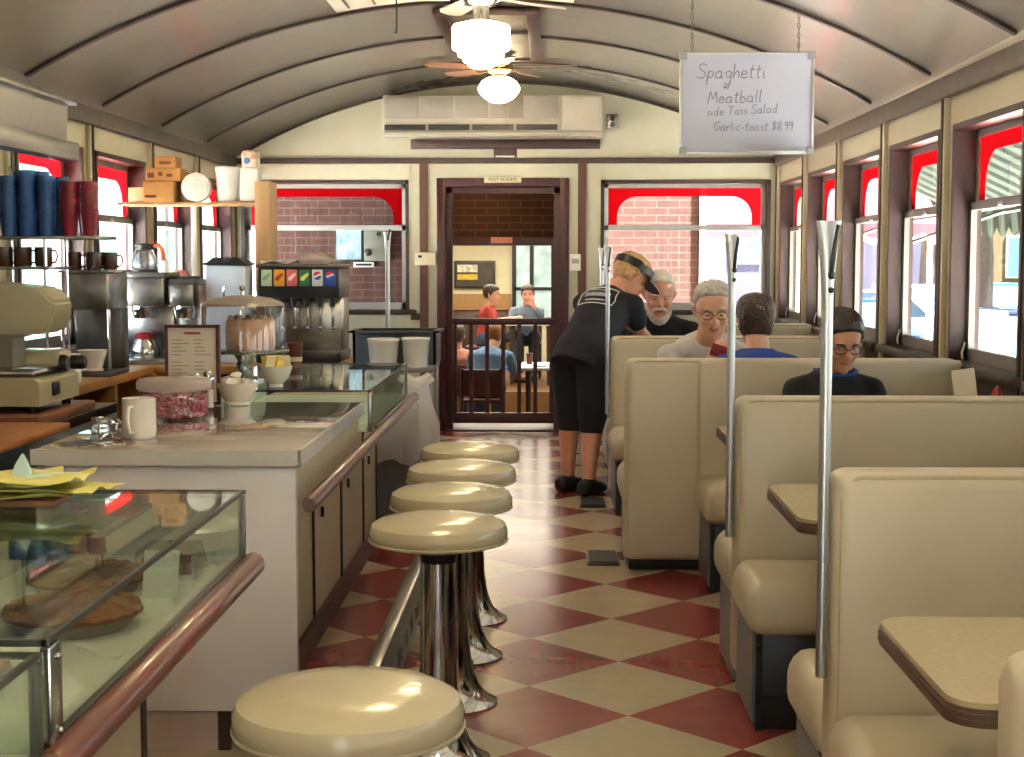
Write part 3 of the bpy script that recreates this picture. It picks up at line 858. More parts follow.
house('pale lavender building across the street beyond the red awning', 2.5, 15, 56, 66, 6.5, mat('lavender_siding', '38344a', .8), ((4.9, 2.2, 1.3, 1.6), (7.6, 2.2, 1.3, 1.6), (11, 2.2, 1.3, 1.6), (4.9, 4.9, 1.3, 1.5), (7.6, 4.9, 1.3, 1.5), (11, 4.9, 1.3, 1.5)), 'y')
house('ochre storefront far along the street, seen through the side windows', 17, 28, 70, 80, 5, mat('ochre_wall', '4a3a20', .8), ((19, 1.6, 2, 1.8), (22.5, 1.6, 2, 1.8), (26, 1.6, 2, 1.8)), 'y')
house('pale pink sided house beside the diner, seen through the windows over the back bar', -10, -6.3, 13, 24, 3.4, stripe_mat('pale_siding', '8e7e8c', '806f7e', 2, 7), ((14.5, 1.4, .9, 1.5), (17.5, 1.4, .9, 1.5), (20.6, 1.4, .9, 1.5)), '+x')
# posts of the side porch
for i, y in enumerate((12.2, 14.4, 17.0)):
    MB_ = MB(); MB_.box(-4.35, -4.2, y - .07, y + .07, GZ, 2.6, .01)
    tag(MB_.build('porch_post', mat('mint_green_paint', '3a7460', .6), at=None), ('mint green post outside the back bar windows, nearest of three', 'mint green post outside the back bar windows, middle of three', 'mint green post outside the back bar windows, farthest of three')[i], 'post', 'mint porch posts')
# trees
M_bark = mat('grey_brown_bark', '352e28', .9, var=.25, nscale=14)
M_leaf = mat('summer_leaves', '1e3616', .7, var=.35, nscale=3)
def tree(label, x, y, h, cr, trunk=.2, n=900, seed=1):
    rnd = random.Random(seed)
    t_ = thing('tree', label, 'tree', (x, y, GZ), 'street trees')
    b = MB(); b.tube([(x, y, GZ), (x + .03, y, GZ + h * .3), (x - .04, y + .05, GZ + h * .55), (x, y, GZ + h * .8)], [trunk * 1.25, trunk, trunk * .8, trunk * .3], 10)
    for a in range(5):
        an = a * 1.26; b.tube([(x, y, GZ + h * .42), (x + cr * .35 * math.cos(an), y + cr * .35 * math.sin(an), GZ + h * .62), (x + cr * .6 * math.cos(an), y + cr * .6 * math.sin(an), GZ + h * .75)], [trunk * .5, trunk * .35, .03], 6)
    b.build('trunk', M_bark, t_)
    b = MB()
    for i in range(n):
        th, u = rnd.random() * 6.283, rnd.uniform(-1, 1); rr = cr * rnd.random() ** .35
        k = math.sqrt(1 - u * u)
        c = V((x + rr * k * math.cos(th), y + rr * k * math.sin(th), GZ + h * .74 + rr * u * .75))
        q = Matrix.Rotation(rnd.random() * 6.28, 3, 'Z') @ Matrix.Rotation(rnd.uniform(-1, 1), 3, 'X')
        s_ = rnd.uniform(.16, .34)
        b.quad(*[c + q @ V(p) * s_ for p in ((-1, 0, 0), (0, -.5, .1), (1, 0, 0), (0, .5, .1))])
    f = b.build('foliage', M_leaf, t_, flatshade=True); f['kind'] = 'stuff'
    return t_
tree('leafy street tree with dark trunk seen through the right side window nearest the camera', 7.55, 26, 6.5, 2.9, .17, 900, 3)
tree('leafy tree farther along the street beyond the side windows', 10.2, 40, 8, 3.2, .25, 800, 4)
tree('leafy tree beyond the lawn outside the right windows', 19.5, 46, 9, 4.2, .3, 800, 5)
tree('leafy tree behind the pink sided house', -7.5, 30, 8, 3.4, .3, 700, 6)
# cars
M_tyre = mat('tyre_rubber', '1c1c1e', .8)
def car(label, x, y, rz, col):
    t_ = thing('car', label, 'car', (x, y, GZ + .012), 'parked cars', rz)
    m = mat('car_paint_' + col, col, .2, .2, var=.02, coat=.8)
    mk = lambda b, n, mm, p=t_: b.build(n, mm, p, at=(0, 0, 0))
    b = MB(); b.prism([(-2.2, .28), (2.15, .28), (2.22, .5), (2.15, .72), (1.1, .88), (-1.5, .92), (-2.15, .88), (-2.25, .6)], 'x', -.86, .86)
    bmesh.ops.bevel(b.bm, geom=[e for e in b.bm.edges], offset=.06, segments=2, affect='EDGES')
    mk(b, 'body', m)
    b = MB(); b.rings([[(sx * .78, -1.75, .88), (sx * .78, 1.1, .88), (sx * .62, .35, 1.36), (sx * .62, -1.2, 1.38)] for sx in (-1, 1)])
    mk(b, 'window_band', M_dglass)
    b = MB(); b.box(-.63, .63, -1.25, .4, 1.34, 1.40, .025); mk(b, 'roof', m)
    for sx in (-1, 1):
        for yy in (-1.35, 1.35):
            w_ = mk(MB().lathe([(.001, -.1), (.25, -.1), (.31, -.06), (.31, .06), (.25, .1), (.001, .1)], (sx * .80, yy, .31), 24, 'x'), 'wheel', M_tyre)
            b = MB(); b.lathe([(.001, 0), (.19, 0), (.20, .02), (.001, .03)], (sx * .80 + sx * .09, yy, .31), 20, 'x', 1, 1); b.build('hubcap', M_alu, w_, at=(0, 0, 0))
        mk(MB().box(sx * .62 - .16, sx * .62 + .16, 2.13, 2.2, .56, .70, .02), 'headlight', M_white)
        mk(MB().box(sx * .62 - .16, sx * .62 + .16, -2.26, -2.18, .62, .78, .02), 'tail_light', M_redp)
    return t_
M_redp = mat('red_plastic', '9c1420', .3)
car('white sedan parked past the red awning', 5.2, 27.5, R(85), 'e9ecef')
car('bright blue sedan parked in front of the white one', 3.6, 21.5, R(80), '0f3560')
car('dark blue car parked by the kerb outside the side windows', 5.35, 17.2, R(8), '101a36')
car('white car far along the street outside the side windows', 7.9, 33, R(4), 'e6e8ea')
car('teal car parked on the lawn side of the street', 10.3, 36, R(10), '1e544c')

# ------------------------------------------------------------------ end wall fixtures
M_acb = mat('ac_beige_plastic', 'a8a193', .4, var=.02)
ac = thing('air_conditioner', 'long beige wall air conditioner high over the doorway', 'air conditioner', (-.455, 12.35, 2.47))
MB().box(-1.35, .44, 12.17, YE, 2.49, 2.79, .012, 2).build('housing', M_acb, ac)
for i in range(5):
    x = -1.33 + i * .285; MB().box(x, x + .27, 12.162, 12.172, 2.60, 2.775, .003).build('intake_panel', mat('ac_grey_panel', '8a847c', .5), ac)
MB().box(.11, .42, 12.16, 12.172, 2.50, 2.775, .004).build('control_cover', M_acb, ac)
MB().box(-1.35, .44, 12.15, 12.3, 2.455, 2.49, .006).build('lower_lip', M_acb, ac)
for i in range(4):
    x = -1.335 + i * .358; MB().box(x, x + .335, 12.158, 12.17, 2.505, 2.55).build('outlet_slot', M_black, ac)
bd = thing('mounting_board', 'dark brown T shaped board on the wall below the air conditioner', 'board', (-.36, 12.49, 2.3))
MB().box(-1.15, .433, YE - .035, YE - .001, 2.375, 2.452, .004).build('crossbar', M_jamb, bd)
MB().box(-.455, -.262, YE - .034, YE - .001, 2.304, 2.376, .004).build('stem', M_jamb, bd)
MB().box(-.44, -.28, YE - .04, YE - .033, 2.306, 2.318).build('pale_clip', M_white, bd)
rs_ = thing('rest_room_sign', 'small cream sign reading REST ROOMS above the doorway', 'sign', (-.38, 12.46, 2.1))
MB().box(-.535, -.225, YE - .042, YE - .031, 2.095, 2.145, .003).build('plate', mat('cream_sign_plate', 'd9d2b4', .5), rs_)
MB().text('REST ROOMS', .04, (-.38, YE - .0435, 2.12), (1, 0, 0), (0, 0, 1)).build('lettering', M_brown, rs_, flatshade=True)
ou = thing('wall_outlet', 'grey wall outlet to the right of the air conditioner', 'outlet', (.54, 12.49, 2.6))
MB().box(.485, .585, YE - .014, YE - .0005, 2.54, 2.66, .005).build('plate', M_steel, ou)
for z in (2.575, 2.625): MB().lathe([(.021, 0), (.021, -.006), (.001, -.006)], (.535, YE - .014, z), axis='y').build('socket', M_blackp, ou)
sw = thing('wall_switch_box', 'cream box on the brown batten left of the doorway', 'switch', (-1.03, 12.47, 1.46))
MB().box(-1.12, -.945, YE - .05, YE - .0185, 1.405, 1.515, .008).build('box', mat('ivory_plastic', 'ded6bd', .4), sw)
MB().box(-1.09, -1.06, YE - .056, YE - .049, 1.47, 1.49, .003).build('button', M_blackp, sw)
th_ = thing('thermostat', 'white thermostat with grey display right of the doorway', 'thermostat', (.21, 12.47, 1.43))
MB().box(.182, .275, YE - .03, YE - .0005, 1.36, 1.50, .006).build('box', M_white, th_)
MB().box(.20, .262, YE - .034, YE - .0295, 1.42, 1.46).build('display', mat('grey_display', '98a0a0', .3), th_)
pq = MB().box(-1.16, -1.08, YE - .012, YE - .0005, .945, 1.0, .004).build('dark_plaque', M_brown, at=(-1.12, 12.49, .97)); tag(pq, 'small dark brown block on the wall left of the door, at sill height', 'plaque')

# ------------------------------------------------------------------ ceiling fixtures
def zc(x): return arch(x)
ht = thing('ceiling_hatch', 'brown framed recessed hatch in the curved ceiling above the lamps', 'hatch', (-.365, 9.85, 2.9))
hz = arch(-.365)
for x0, x1, y0, y1 in ((-.68, -.60, 8.8, 10.9), (-.13, -.05, 8.8, 10.9), (-.60, -.13, 8.8, 8.88), (-.60, -.13, 10.82, 10.9), (-.60, -.13, 9.55, 9.63)):
    MB().box(x0, x1, y0, y1, hz - .045, hz - .012, .004).build('frame_bar', M_jamb, ht)
MB().box(-.60, -.13, 8.88, 10.82, hz - .03, hz - .018).build('panel', mat('dim_hatch_panel', '5a4a3c', .5, var=.3, nscale=8), ht)
vt = thing('ceiling_vent', 'white slatted vent panel at the top of the ceiling, cut by the frame edge', 'vent', (-.52, 8.1, 2.85))
vx = [-1.18 + 1.32 * i / 16 for i in range(17)]
b = MB(); b.rings([[(x, y, arch(x) - d) for y, d in ((7.75, .03), (8.36, .03), (8.36, .012), (7.75, .012))] for x in vx]); b.build('panel', M_white, vt)
for i in range(9):
    xx = -1.1 + i * .145; b = MB(); b.box(xx - .006, xx + .006, 7.85, 8.28, arch(xx) - .036, arch(xx) - .031); b.build('slat', M_dsteel, vt)
M_blade = wood_mat('fan_blade_wood', '6d4838', '8a6450', .35, 'x')
M_bladew = mat('pale_fan_blade', 'd9d2c4', .35)
M_brass = mat('aged_brass', '8a7048', .25, .9)
def fan(label, x, y, zb, prof, glow, chrome, blade, a0, chain=None, group='ceiling fans with lamps'):
    t_ = thing('ceiling_fan', label, 'ceiling fan', (x, y, arch(x)), group)
    zt = arch(x)
    MB().lathe([(.001, zt - .002), (.075, zt - .002), (.07, zt - .03), (.02, zt - .05), (.02, zb + .05), (.001, zb + .05)], (x, y, 0)).build('canopy', chrome, t_)
    MB().lathe([(.001, zb + .055), (.075, zb + .05), (.105, zb + .03), (.105, zb - .02), (.08, zb - .04), (.045, zb - .05), (.045, prof[0][1] + .005), (.001, prof[0][1] + .005)], (x, y, 0), 28).build('motor', chrome, t_)
    for i in range(5):
        a = R(a0 + 72 * i)
        M_ = Matrix.Translation((x, y, zb)) @ Matrix.Rotation(a, 4, 'Z') @ Matrix.Rotation(R(10), 4, 'X')
        b = MB(); b.prism([(.17, -.05), (.52, -.068), (.57, -.045), (.585, 0), (.57, .045), (.52, .068), (.17, .05)], 'z', -.004, .004); b.xf(M_)
        bl = b.build('blade', blade, t_)
        b = MB(); b.box(.08, .24, -.022, .022, -.010, -.004); b.xf(M_); b.build('blade_iron', chrome, bl)
    MB().lathe([(.001, prof[0][1])] + prof, (x, y, 0), 32).build('glass_globe', glow, t_)
    if chain: MB().tube([(x + .06, y - .06, zb - .05), (x + .06, y - .06, chain)], .0025, 5).build('pull_chain', M_brass, t_)
    return t_
M_globe = mat('lit_cream_globe', 'ffe8b4', .3, emit=9, var=0)
p1_ = [(.075, 2.735), (.15, 2.715), (.158, 2.70), (.158, 2.60), (.152, 2.585), (.128, 2.578), (.124, 2.55), (.100, 2.545), (.096, 2.52), (.074, 2.515), (.07, 2.495), (.04, 2.485), (.001, 2.483)]
fan('lamp fan with large stepped cream glass shade, nearer the camera', -.365, 8.13, 2.866, p1_, M_globe, M_chrome, M_bladew, 256)
p2_ = [(.06, 2.80), (.09, 2.79), (.13, 2.765), (.155, 2.72), (.15, 2.69), (.11, 2.645), (.06, 2.615), (.001, 2.605)]
fan('brown bladed ceiling fan with rounded glowing globe before the air conditioner', -.365, 11.08, 2.865, p2_, M_globe, M_brass, M_blade, -10, 2.42)
for y in (5.2, 2.3, -.6):  # extra fans out of view, added so their globes brighten the room
    fan({5.2: 'added fill lamp fan over the middle of the stools, unseen above the picture', 2.3: 'added fill lamp fan over the nearest stool, unseen above the picture', -.6: 'added fill lamp fan, unseen behind the camera position'}[y], -.365, y, 2.83, p1_, M_globe, M_chrome, M_bladew, 256)
hk = tag(MB().tube([(-.735, 7.26, arch(-.735) - .02), (-.735, 7.26, 2.56), (-.735, 7.255, 2.545), (-.742, 7.25, 2.55)], .004, 6).build('hanging_wire', M_blackp, at=(-.735, 7.26, 2.9)), 'thin dark wire hanging from a ceiling rib left of the lamp', 'wire')

# whiteboard with the day's special, hung on two chains
STROKE = {
 'S': ((.62,.85),(.5,.98),(.25,.98),(.12,.8),(.25,.58),(.5,.45),(.58,.22),(.42,.02),(.15,.02),(.02,.16)),
 'G': ((.62,.85),(.42,1),(.15,.85),(.06,.45),(.2,.05),(.5,.05),(.62,.4),(.38,.42)),
 'M': ((.0,.0),(.12,.95),(.38,.35),(.6,.95),(.75,.0)),
 'T': ((.0,.95),(.7,.95),None,(.36,.95),(.32,.0)),
 'a': ((.45,.42),(.25,.5),(.05,.3),(.08,.05),(.28,.0),(.45,.2),(.45,.45),(.47,.05),(.58,.0)),
 'b': ((.05,1),(.05,.05),(.3,.0),(.45,.22),(.3,.45),(.06,.35)),
 'c': ((.42,.42),(.22,.5),(.05,.25),(.2,.0),(.45,.08)),
 'd': ((.42,.42),(.2,.5),(.05,.25),(.15,.0),(.4,.1),(.46,1),(.45,.05),(.55,.0)),
 'e': ((.05,.25),(.42,.3),(.36,.48),(.15,.48),(.04,.22),(.18,.0),(.48,.08)),
 'g': ((.42,.42),(.2,.5),(.05,.28),(.2,.05),(.42,.2),(.44,.45),(.42,-.3),(.2,-.45),(.05,-.32)),
 'h': ((.05,1),(.05,.0),(.1,.3),(.3,.5),(.4,.35),(.42,.0)),
 'i': ((.08,.48),(.08,.05),(.2,.0),None,(.08,.68),(.1,.72)),
 'l': ((.08,1),(.06,.1),(.2,.0)),
 'o': ((.25,.5),(.06,.3),(.12,.03),(.35,.03),(.45,.28),(.25,.5)),
 'p': ((.06,.5),(.03,-.45),(.05,.3),(.25,.5),(.43,.3),(.28,.04),(.05,.1)),
 'r': ((.05,.48),(.06,.0),(.08,.3),(.25,.5),(.36,.45)),
 's': ((.36,.42),(.15,.5),(.08,.36),(.34,.18),(.25,.0),(.04,.06)),
 't': ((.18,.9),(.15,.08),(.32,.02),None,(.0,.58),(.36,.62)),
 'w': ((.0,.48),(.12,.0),(.26,.4),(.4,.0),(.55,.5)),
 '/': ((.3,.9),(.0,-.1)),
 '$': ((.5,.8),(.25,.9),(.08,.7),(.45,.35),(.3,.1),(.03,.18),None,(.28,1.05),(.24,-.05)),
 '8': ((.25,.5),(.06,.75),(.28,.98),(.45,.75),(.25,.5),(.05,.2),(.26,.0),(.46,.22),(.25,.5)),
 '9': ((.42,.7),(.25,.55),(.06,.75),(.25,.97),(.42,.8),(.38,.0)),
 '.': ((.05,.0),(.08,.03)), '-': ((.03,.25),(.35,.28)),
}
def smooth_line(pts, n=4):
    out = []
    P = [V((p[0], p[1], 0)) for p in pts]
    for i in range(len(P) - 1):
        p0, p1, p2, p3 = P[max(i - 1, 0)], P[i], P[i + 1], P[min(i + 2, len(P) - 1)]
        for k in range(n):
            u = k / n
            out.append(.5 * ((2 * p1) + (p2 - p0) * u + (2 * p0 - 5 * p1 + 4 * p2 - p3) * u * u + (3 * p1 - p0 - 3 * p2 + p3) * u ** 3))
    out.append(P[-1]); return out
def handwrite(b, txt, x, z, size, y, rad, slant=.12, rise=0):
    cx = x
    for ch in txt:
        if ch == ' ': cx += size * .32; continue
        st_, cur = STROKE[ch], []
        segs = []
        for p in st_:
            if p is None: segs.append(cur); cur = []
            else: cur.append(p)
        segs.append(cur)
        wmax = max(p[0] for p in st_ if p)
        for s_ in segs:
            pts = [(cx + (q.x + q.y * slant) * size, y, z + q.y * size + rise * (cx - x)) for q in smooth_line(s_)]
            b.tube(pts, rad, 5)
        cx += (wmax + .12) * size
    return cx
wb = thing('hanging_whiteboard', 'whiteboard with handwritten spaghetti special hanging from the ceiling', 'whiteboard', (.958, 7.26, 1.96))
WX0, WX1, WZ0, WZ1 = .635, 1.281, 1.961, 2.447
MB().box(WX0 + .008, WX1 - .008, 7.258, 7.270, WZ0 + .008, WZ1 - .008).build('board', mat('whiteboard_white', 'b9bed4', .2, var=.01), wb)
for x0, x1, z0, z1 in ((WX0, WX1, WZ0, WZ0 + .012), (WX0, WX1, WZ1 - .012, WZ1), (WX0, WX0 + .012, WZ0 + .012, WZ1 - .012), (WX1 - .012, WX1, WZ0 + .012, WZ1 - .012)):
    MB().box(x0, x1, 7.250, 7.275, z0, z1, .002).build('frame_bar', M_alu, wb)
for x in (WX0, WX1 - .032):
    for z in (WZ0, WZ1 - .032): MB().box(x - .002, x + .034, 7.247, 7.277, z - .002, z + .034, .004).build('corner_cap', mat('grey_corner_plastic', '8f939c', .4), wb)
MB().box(.94, 1.235, 7.205, 7.25, WZ0 + .008, WZ0 + .016, .002).build('pen_tray', M_alu, wb)
M_ink = mat('faded_marker_ink', '74748e', .6)
y = 7.257
for txt, x, z, sz, rd, rise in (('Spaghetti', .715, 2.325, .068, .0022, 0), ('w/', .845, 2.275, .03, .0017, 0), ('Meatball', .770, 2.205, .058, .0021, .03), ('side Toss Salad', .765, 2.145, .042, .0018, .05), ('Garlic-toast $8.99', .80, 2.075, .042, .0018, 0)):
    b = MB(); handwrite(b, txt, x, z, sz, y, rd, rise=rise); b.build('handwriting', M_ink, wb)
for x in (.692, 1.204):
    zt = arch(x) - .012
    b = MB(); n_ = int((zt - WZ1) / .022)
    for i in range(n_):
        zz = WZ1 + (zt - WZ1) * (i + .5) / n_
        r_ = [(.006 * math.cos(2 * PI * k / 8), 0, .013 * math.sin(2 * PI * k / 8)) for k in range(8)]
        b.tube([(x + (p[0] if i % 2 else 0), 7.262 + (0 if i % 2 else p[0]), zz + p[2]) for p in r_], .0022, 5, closed=True)
    b.build('chain', M_dsteel, wb)
# ------------------------------------------------------------------ floor registers
for y, lb in ((7.10, 'black floor register at the foot of the wide booth'), (8.75, 'black floor register beside the feet of the waitress')):
    t_ = thing('floor_register', lb, 'floor vent', (.29, y, 0), 'floor registers')
    MB().box(.19, .345, y - .15, y + .15, 0, .012, .003).build('frame', M_black, t_)
    MB().box(.20, .335, y - .14, y + .14, .012, .02).build('grille', mat('dark_grille', '2a2826', .6), t_)
# ------------------------------------------------------------------ things on the lunch counter
CT = .9005
def mug(label, x, y, z, r, h, m, rz, group=None, cat='mug', name='mug'):
    t_ = thing(name, label, cat, (x, y, z), group, rz)
    MB().lathe([(.001, 0), (r * .86, 0), (r * .95, h * .04), (r, h * .12), (r, h), (r * .92, h), (r * .9, h * .9), (r * .86, h * .12), (.001, h * .08)], seg=28).build('body', m, t_, at=(0, 0, 0))
    MB().tube([(r * .95, 0, h * .82), (r * 1.45, 0, h * .80), (r * 1.65, 0, h * .52), (r * 1.42, 0, h * .22), (r * .95, 0, h * .18)], r * .13, 8).build('handle', m, t_, at=(0, 0, 0))
    return t_
mug('white ceramic mug at the near edge of the lunch counter, handle towards the viewer', -1.262, 4.52, CT, .052, .125, M_ceram, -PI / 2 - .15)
cr = thing('steel_creamer', 'small shiny steel creamer left of the white mug', 'creamer', (-1.365, 4.47, CT))
MB().lathe([(.001, 0), (.032, 0), (.034, .004), (.03, .04), (.026, .055), (.03, .07), (.027, .07), (.022, .055), (.001, .05)], (-1.365, 4.47, CT), 24).build('body', M_chrome, cr)
MB().tube([(-1.338, 4.47, CT + .06), (-1.318, 4.47, CT + .05), (-1.320, 4.47, CT + .025), (-1.336, 4.47, CT + .018)], .004, 6).build('handle', M_chrome, cr)
M_clearp = glass('clear_plastic', 'f6f4f4', .10, .05)
cx, cy_ = -1.30, 5.10
ct_ = thing('candy_tub', 'clear round plastic tub of pink candies on the lunch counter', 'tub', (cx, cy_, CT))
MB().lathe([(.001, .002), (.112, .002), (.118, .01), (.118, .108), (.114, .108), (.112, .01), (.001, .006)], (cx, cy_, CT), 36).build('tub', M_clearp, ct_)
MB().lathe([(.121, .10), (.128, .108), (.128, .128), (.121, .138), (.05, .142), (.001, .142)], (cx, cy_, CT), 36).build('lid', film('frosted_lid_plastic', 'efe9e8', .45), ct_)
MB().lathe([(.028, .142), (.028, .150), (.001, .150)], (cx, cy_, CT), 18).build('lid_knob', M_clearp, ct_)
b = MB(); rnd = random.Random(5)
for i in range(420):
    a = rnd.random() * 6.283; r_ = .106 * math.sqrt(rnd.random()) if i % 3 else .105; z = CT + .014 + rnd.random() * .066
    b.mi = i % 3 // 2
    b.ball((cx + r_ * math.cos(a), cy_ + r_ * math.sin(a), z), (.0095, .0095, .0075), 7, 4)
ca_ = b.build('pink_candies', [mat('pink_candy', 'd9708a', .35, var=.15, nscale=30), mat('pale_pink_candy', 'efc0c8', .35)], at=(cx, cy_, CT)); tag(ca_, 'heap of pink candies inside the clear tub', 'candies', kind='stuff')
for x, y, lb in ((-1.285, 5.36, 'chrome topped glass shaker close behind the candy tub'), (-1.262, 5.46, 'chrome topped glass shaker nearest the menu frame')):
    s_ = thing('salt_shaker', lb, 'shaker', (x, y, CT), 'shakers behind the candy tub')
    MB().lathe([(.001, 0), (.022, 0), (.024, .01), (.02, .095), (.001, .096)], (x, y, CT), 10).build('glass_body', M_clearp, s_)
    MB().lathe([(.001, .003), (.018, .003), (.0165, .07), (.001, .07)], (x, y, CT), 10).build('salt', M_ceram, s_)
    MB().lathe([(.022, .093), (.024, .10), (.022, .125), (.012, .138), (.001, .140)], (x, y, CT), 20).build('cap', M_chrome, s_)
mn = thing('menu_stand', 'upright menu page in a dark red frame on the lunch counter', 'menu', (-1.345, 5.58, CT))
b = MB()
x0, x1 = -1.455, -1.245
for a_ in ((x0, x0 + .012, 0, .305), (x1 - .014, x1, 0, .305), (x0, x1, .293, .305), (x0, x1, 0, .012)): b.box(a_[0], a_[1], 5.575, 5.59, CT + a_[2], CT + a_[3], .002)
b.box(x0, x1, 5.588, 5.594, CT, CT + .305); b.box(x0 + .03, x1 - .03, 5.56, 5.65, CT, CT + .008)
b.build('frame', mat('dark_red_frame', '4a1c20', .4), mn)
MB().box(x0 + .011, x1 - .013, 5.584, 5.588, CT + .011, CT + .294).build('page', mat('cream_page', 'd8cfc6', .4, var=.02), mn)
b = MB(); b.box(-1.38, -1.32, 5.5825, 5.5842, CT + .268, CT + .277)
b.build('red_heading', mat('red_print', 'b0504c', .6), mn)
rnd = random.Random(8)
for xa in (-1.43, -1.345):
    b = MB()
    for i in range(16):
        z = CT + .245 - i * .014
        if i == 5: continue
        w_ = rnd.uniform(.03, .068); b.box(xa, xa + w_, 5.5825, 5.5842, z, z + .0035)
    b.build('print_lines', mat('grey_print', '9a8f8c', .6), mn)
def bowl(name, label, x, y, z, r, h, foot=.4, m=None, group=None):
    t_ = thing(name, label, 'bowl', (x, y, z), group)
    MB().lathe([(.001, .004), (r * foot, 0), (r * foot, .008), (r * foot * .9, .012), (r * .75, h * .4), (r * .94, h * .8), (r, h), (r * .95, h), (r * .88, h * .8), (r * .68, h * .42), (.001, .02)], (x, y, z), 32).build('dish', m or M_ceram, t_)
    return t_
bowl('white_bowl', 'white bowl heaped with creamer cups in front of the cake stand', -1.185, 5.60, CT, .082, .085, .6)
rnd = random.Random(3)
for i in range(7):
    a = i * .9; rr = 0 if i == 6 else .036
    x, y, z = -1.185 + rr * math.cos(a), 5.60 + rr * math.sin(a), CT + .066 + (.022 if i == 6 else 0)
    b = MB(); b.lathe([(.001, 0), (.014, 0), (.019, .026), (.022, .027), (.022, .03), (.001, .03)], (0, 0, 0), 14)
    b.xf(Matrix.Translation((x, y, z)) @ Matrix.Rotation(rnd.uniform(-.5, .5), 4, 'X') @ Matrix.Rotation(rnd.uniform(-.5, .5), 4, 'Y'))
    tag(b.build('creamer_cup', M_ceram, at=(x, y, z)), 'small white creamer cup heaped in the white bowl', 'creamer cup', 'creamer cups in the white bowl')
CZ = .9455
bowl('footed_bowl', 'small white footed bowl of yellow packets beside the cake stand', -1.083, 5.86, CZ, .066, .085, .42)
for i in range(9):
    a = i * .7; rr = .036 if i < 7 else .012
    x, y, z = -1.083 + rr * math.cos(a), 5.86 + rr * math.sin(a), CZ + .095
    b = MB(); b.box(-.022, .022, -.002, .002, -.03, .03, .001); b.xf(Matrix.Translation((x, y, z)) @ Matrix.Rotation(a * 1.7, 4, 'Z') @ Matrix.Rotation(.3, 4, 'X'))
    tag(b.build('sweetener_packet', mat('yellow_packet', 'd9bf5a', .5, var=.1) if i % 3 else mat('cream_packet', 'e3d9b0', .5), at=(x, y, z)), 'sweetener packet standing in the white footed bowl', 'packet', 'packets in the footed bowl')
kx, ky = -1.285, 6.2
cs = thing('cake_stand', 'clear domed cake stand with steel foot at the end of the lunch counter', 'cake stand', (kx, ky, CZ))
MB().lathe([(.001, 0), (.09, 0), (.09, .006), (.04, .02), (.022, .04), (.03, .065), (.022, .08), (.04, .108), (.06, .115), (.001, .115)], (kx, ky, CZ), 32).build('foot', M_chrome, cs)
MB().lathe([(.001, .115), (.192, .118), (.196, .126), (.190, .130), (.001, .128)], (kx, ky, CZ), 40).build('plate', M_chrome, cs)
MB().lathe([(.183, .131), (.178, .30), (.174, .318)], (kx, ky, CZ), 40).build('clear_dome', glass('dome_plastic', 'f2f2f5', .07, .03), cs)
MB().lathe([(.176, .314), (.17, .325), (.12, .345), (.05, .356), (.001, .357)], (kx, ky, CZ), 40).build('dome_lid', mat('beige_lid', '988d80', .3, .3), cs)
MB().lathe([(.008, .355), (.007, .375), (.014, .384), (.012, .394), (.001, .398)], (kx, ky, CZ), 14).build('lid_knob', M_chrome, cs)
ck = thing('layer_cake', 'peach frosted cake under the clear dome', 'cake', (kx + .02, ky - .01, CZ + .13))
MB().lathe([(.001, .0), (.098, .0), (.104, .02), (.104, .115), (.096, .128), (.001, .130)], (kx + .035, ky - .01, CZ + .1305), 36).build('frosting', mat('peach_frosting', 'e0b396', .6, var=.06, nscale=18, bump=.3, bscale=25), ck)
b = MB()
for i in range(10): a = i * .628; b.ball((kx + .035 + .085 * math.cos(a), ky - .01 + .085 * math.sin(a), CZ + .264), (.012, .012, .010), 8, 5)
b.build('frosting_rim', mat('pale_frosting', 'ecd0b8', .6), ck)
tb = thing('brown_tumbler', 'dark red brown plastic tumbler on the green topped case', 'tumbler', (-1.19, 6.93, CZ))
MB().lathe([(.001, 0), (.032, 0), (.037, .118), (.034, .118), (.03, .01), (.001, .008)], (-1.19, 6.93, CZ), 24).build('body', mat('red_brown_plastic', '5c2a20', .25), tb)
MB().lathe([(.0335, .03), (.0345, .05)], (-1.19, 6.93, CZ), 24).build('pale_mark', mat('pale_mark', 'c9b9a8', .5), tb)

# ------------------------------------------------------------------ pie case: napkins above, pies inside
M_ytiss = mat('yellow_tissue', 'd6cf7c', .8, var=.08)
def sheet(x, y, z, w, d, rz, amp, m, name, label, cat, group, seed):
    rnd = random.Random(seed); b = MB(); n = 10
    ph = [rnd.random() * 6 for _ in range(4)]
    g = {}
    for k in (0, 1):
        for i in range(n + 1):
            for j in range(n + 1):
                u, v_ = i / n - .5, j / n - .5
                zz = amp * (math.sin(u * 9 + ph[0]) * math.cos(v_ * 7 + ph[1]) + .6 * math.sin(v_ * 15 + ph[2]) + 1.6) * (abs(u) + abs(v_)) + k * .0015
                g[k, i, j] = b.bm.verts.new((u * w, v_ * d, zz))
    for i in range(n):
        for j in range(n):
            b._f([g[1, i, j], g[1, i + 1, j], g[1, i + 1, j + 1], g[1, i, j + 1]]); b._f([g[0, i, j], g[0, i, j + 1], g[0, i + 1, j + 1], g[0, i + 1, j]])
    for i in range(n):
        b._f([g[0, i, 0], g[0, i + 1, 0], g[1, i + 1, 0], g[1, i, 0]]); b._f([g[0, i, n], g[1, i, n], g[1, i + 1, n], g[0, i + 1, n]])
        b._f([g[0, 0, i], g[1, 0, i], g[1, 0, i + 1], g[0, 0, i + 1]]); b._f([g[0, n, i], g[0, n, i + 1], g[1, n, i + 1], g[1, n, i]])
    b.xf(Matrix.Translation((x, y, z)) @ Matrix.Rotation(rz, 4, 'Z'))
    return tag(b.build(name, m, at=(x, y, z), sharp=80), label, cat, group)
nx, ny = -1.075, 3.02
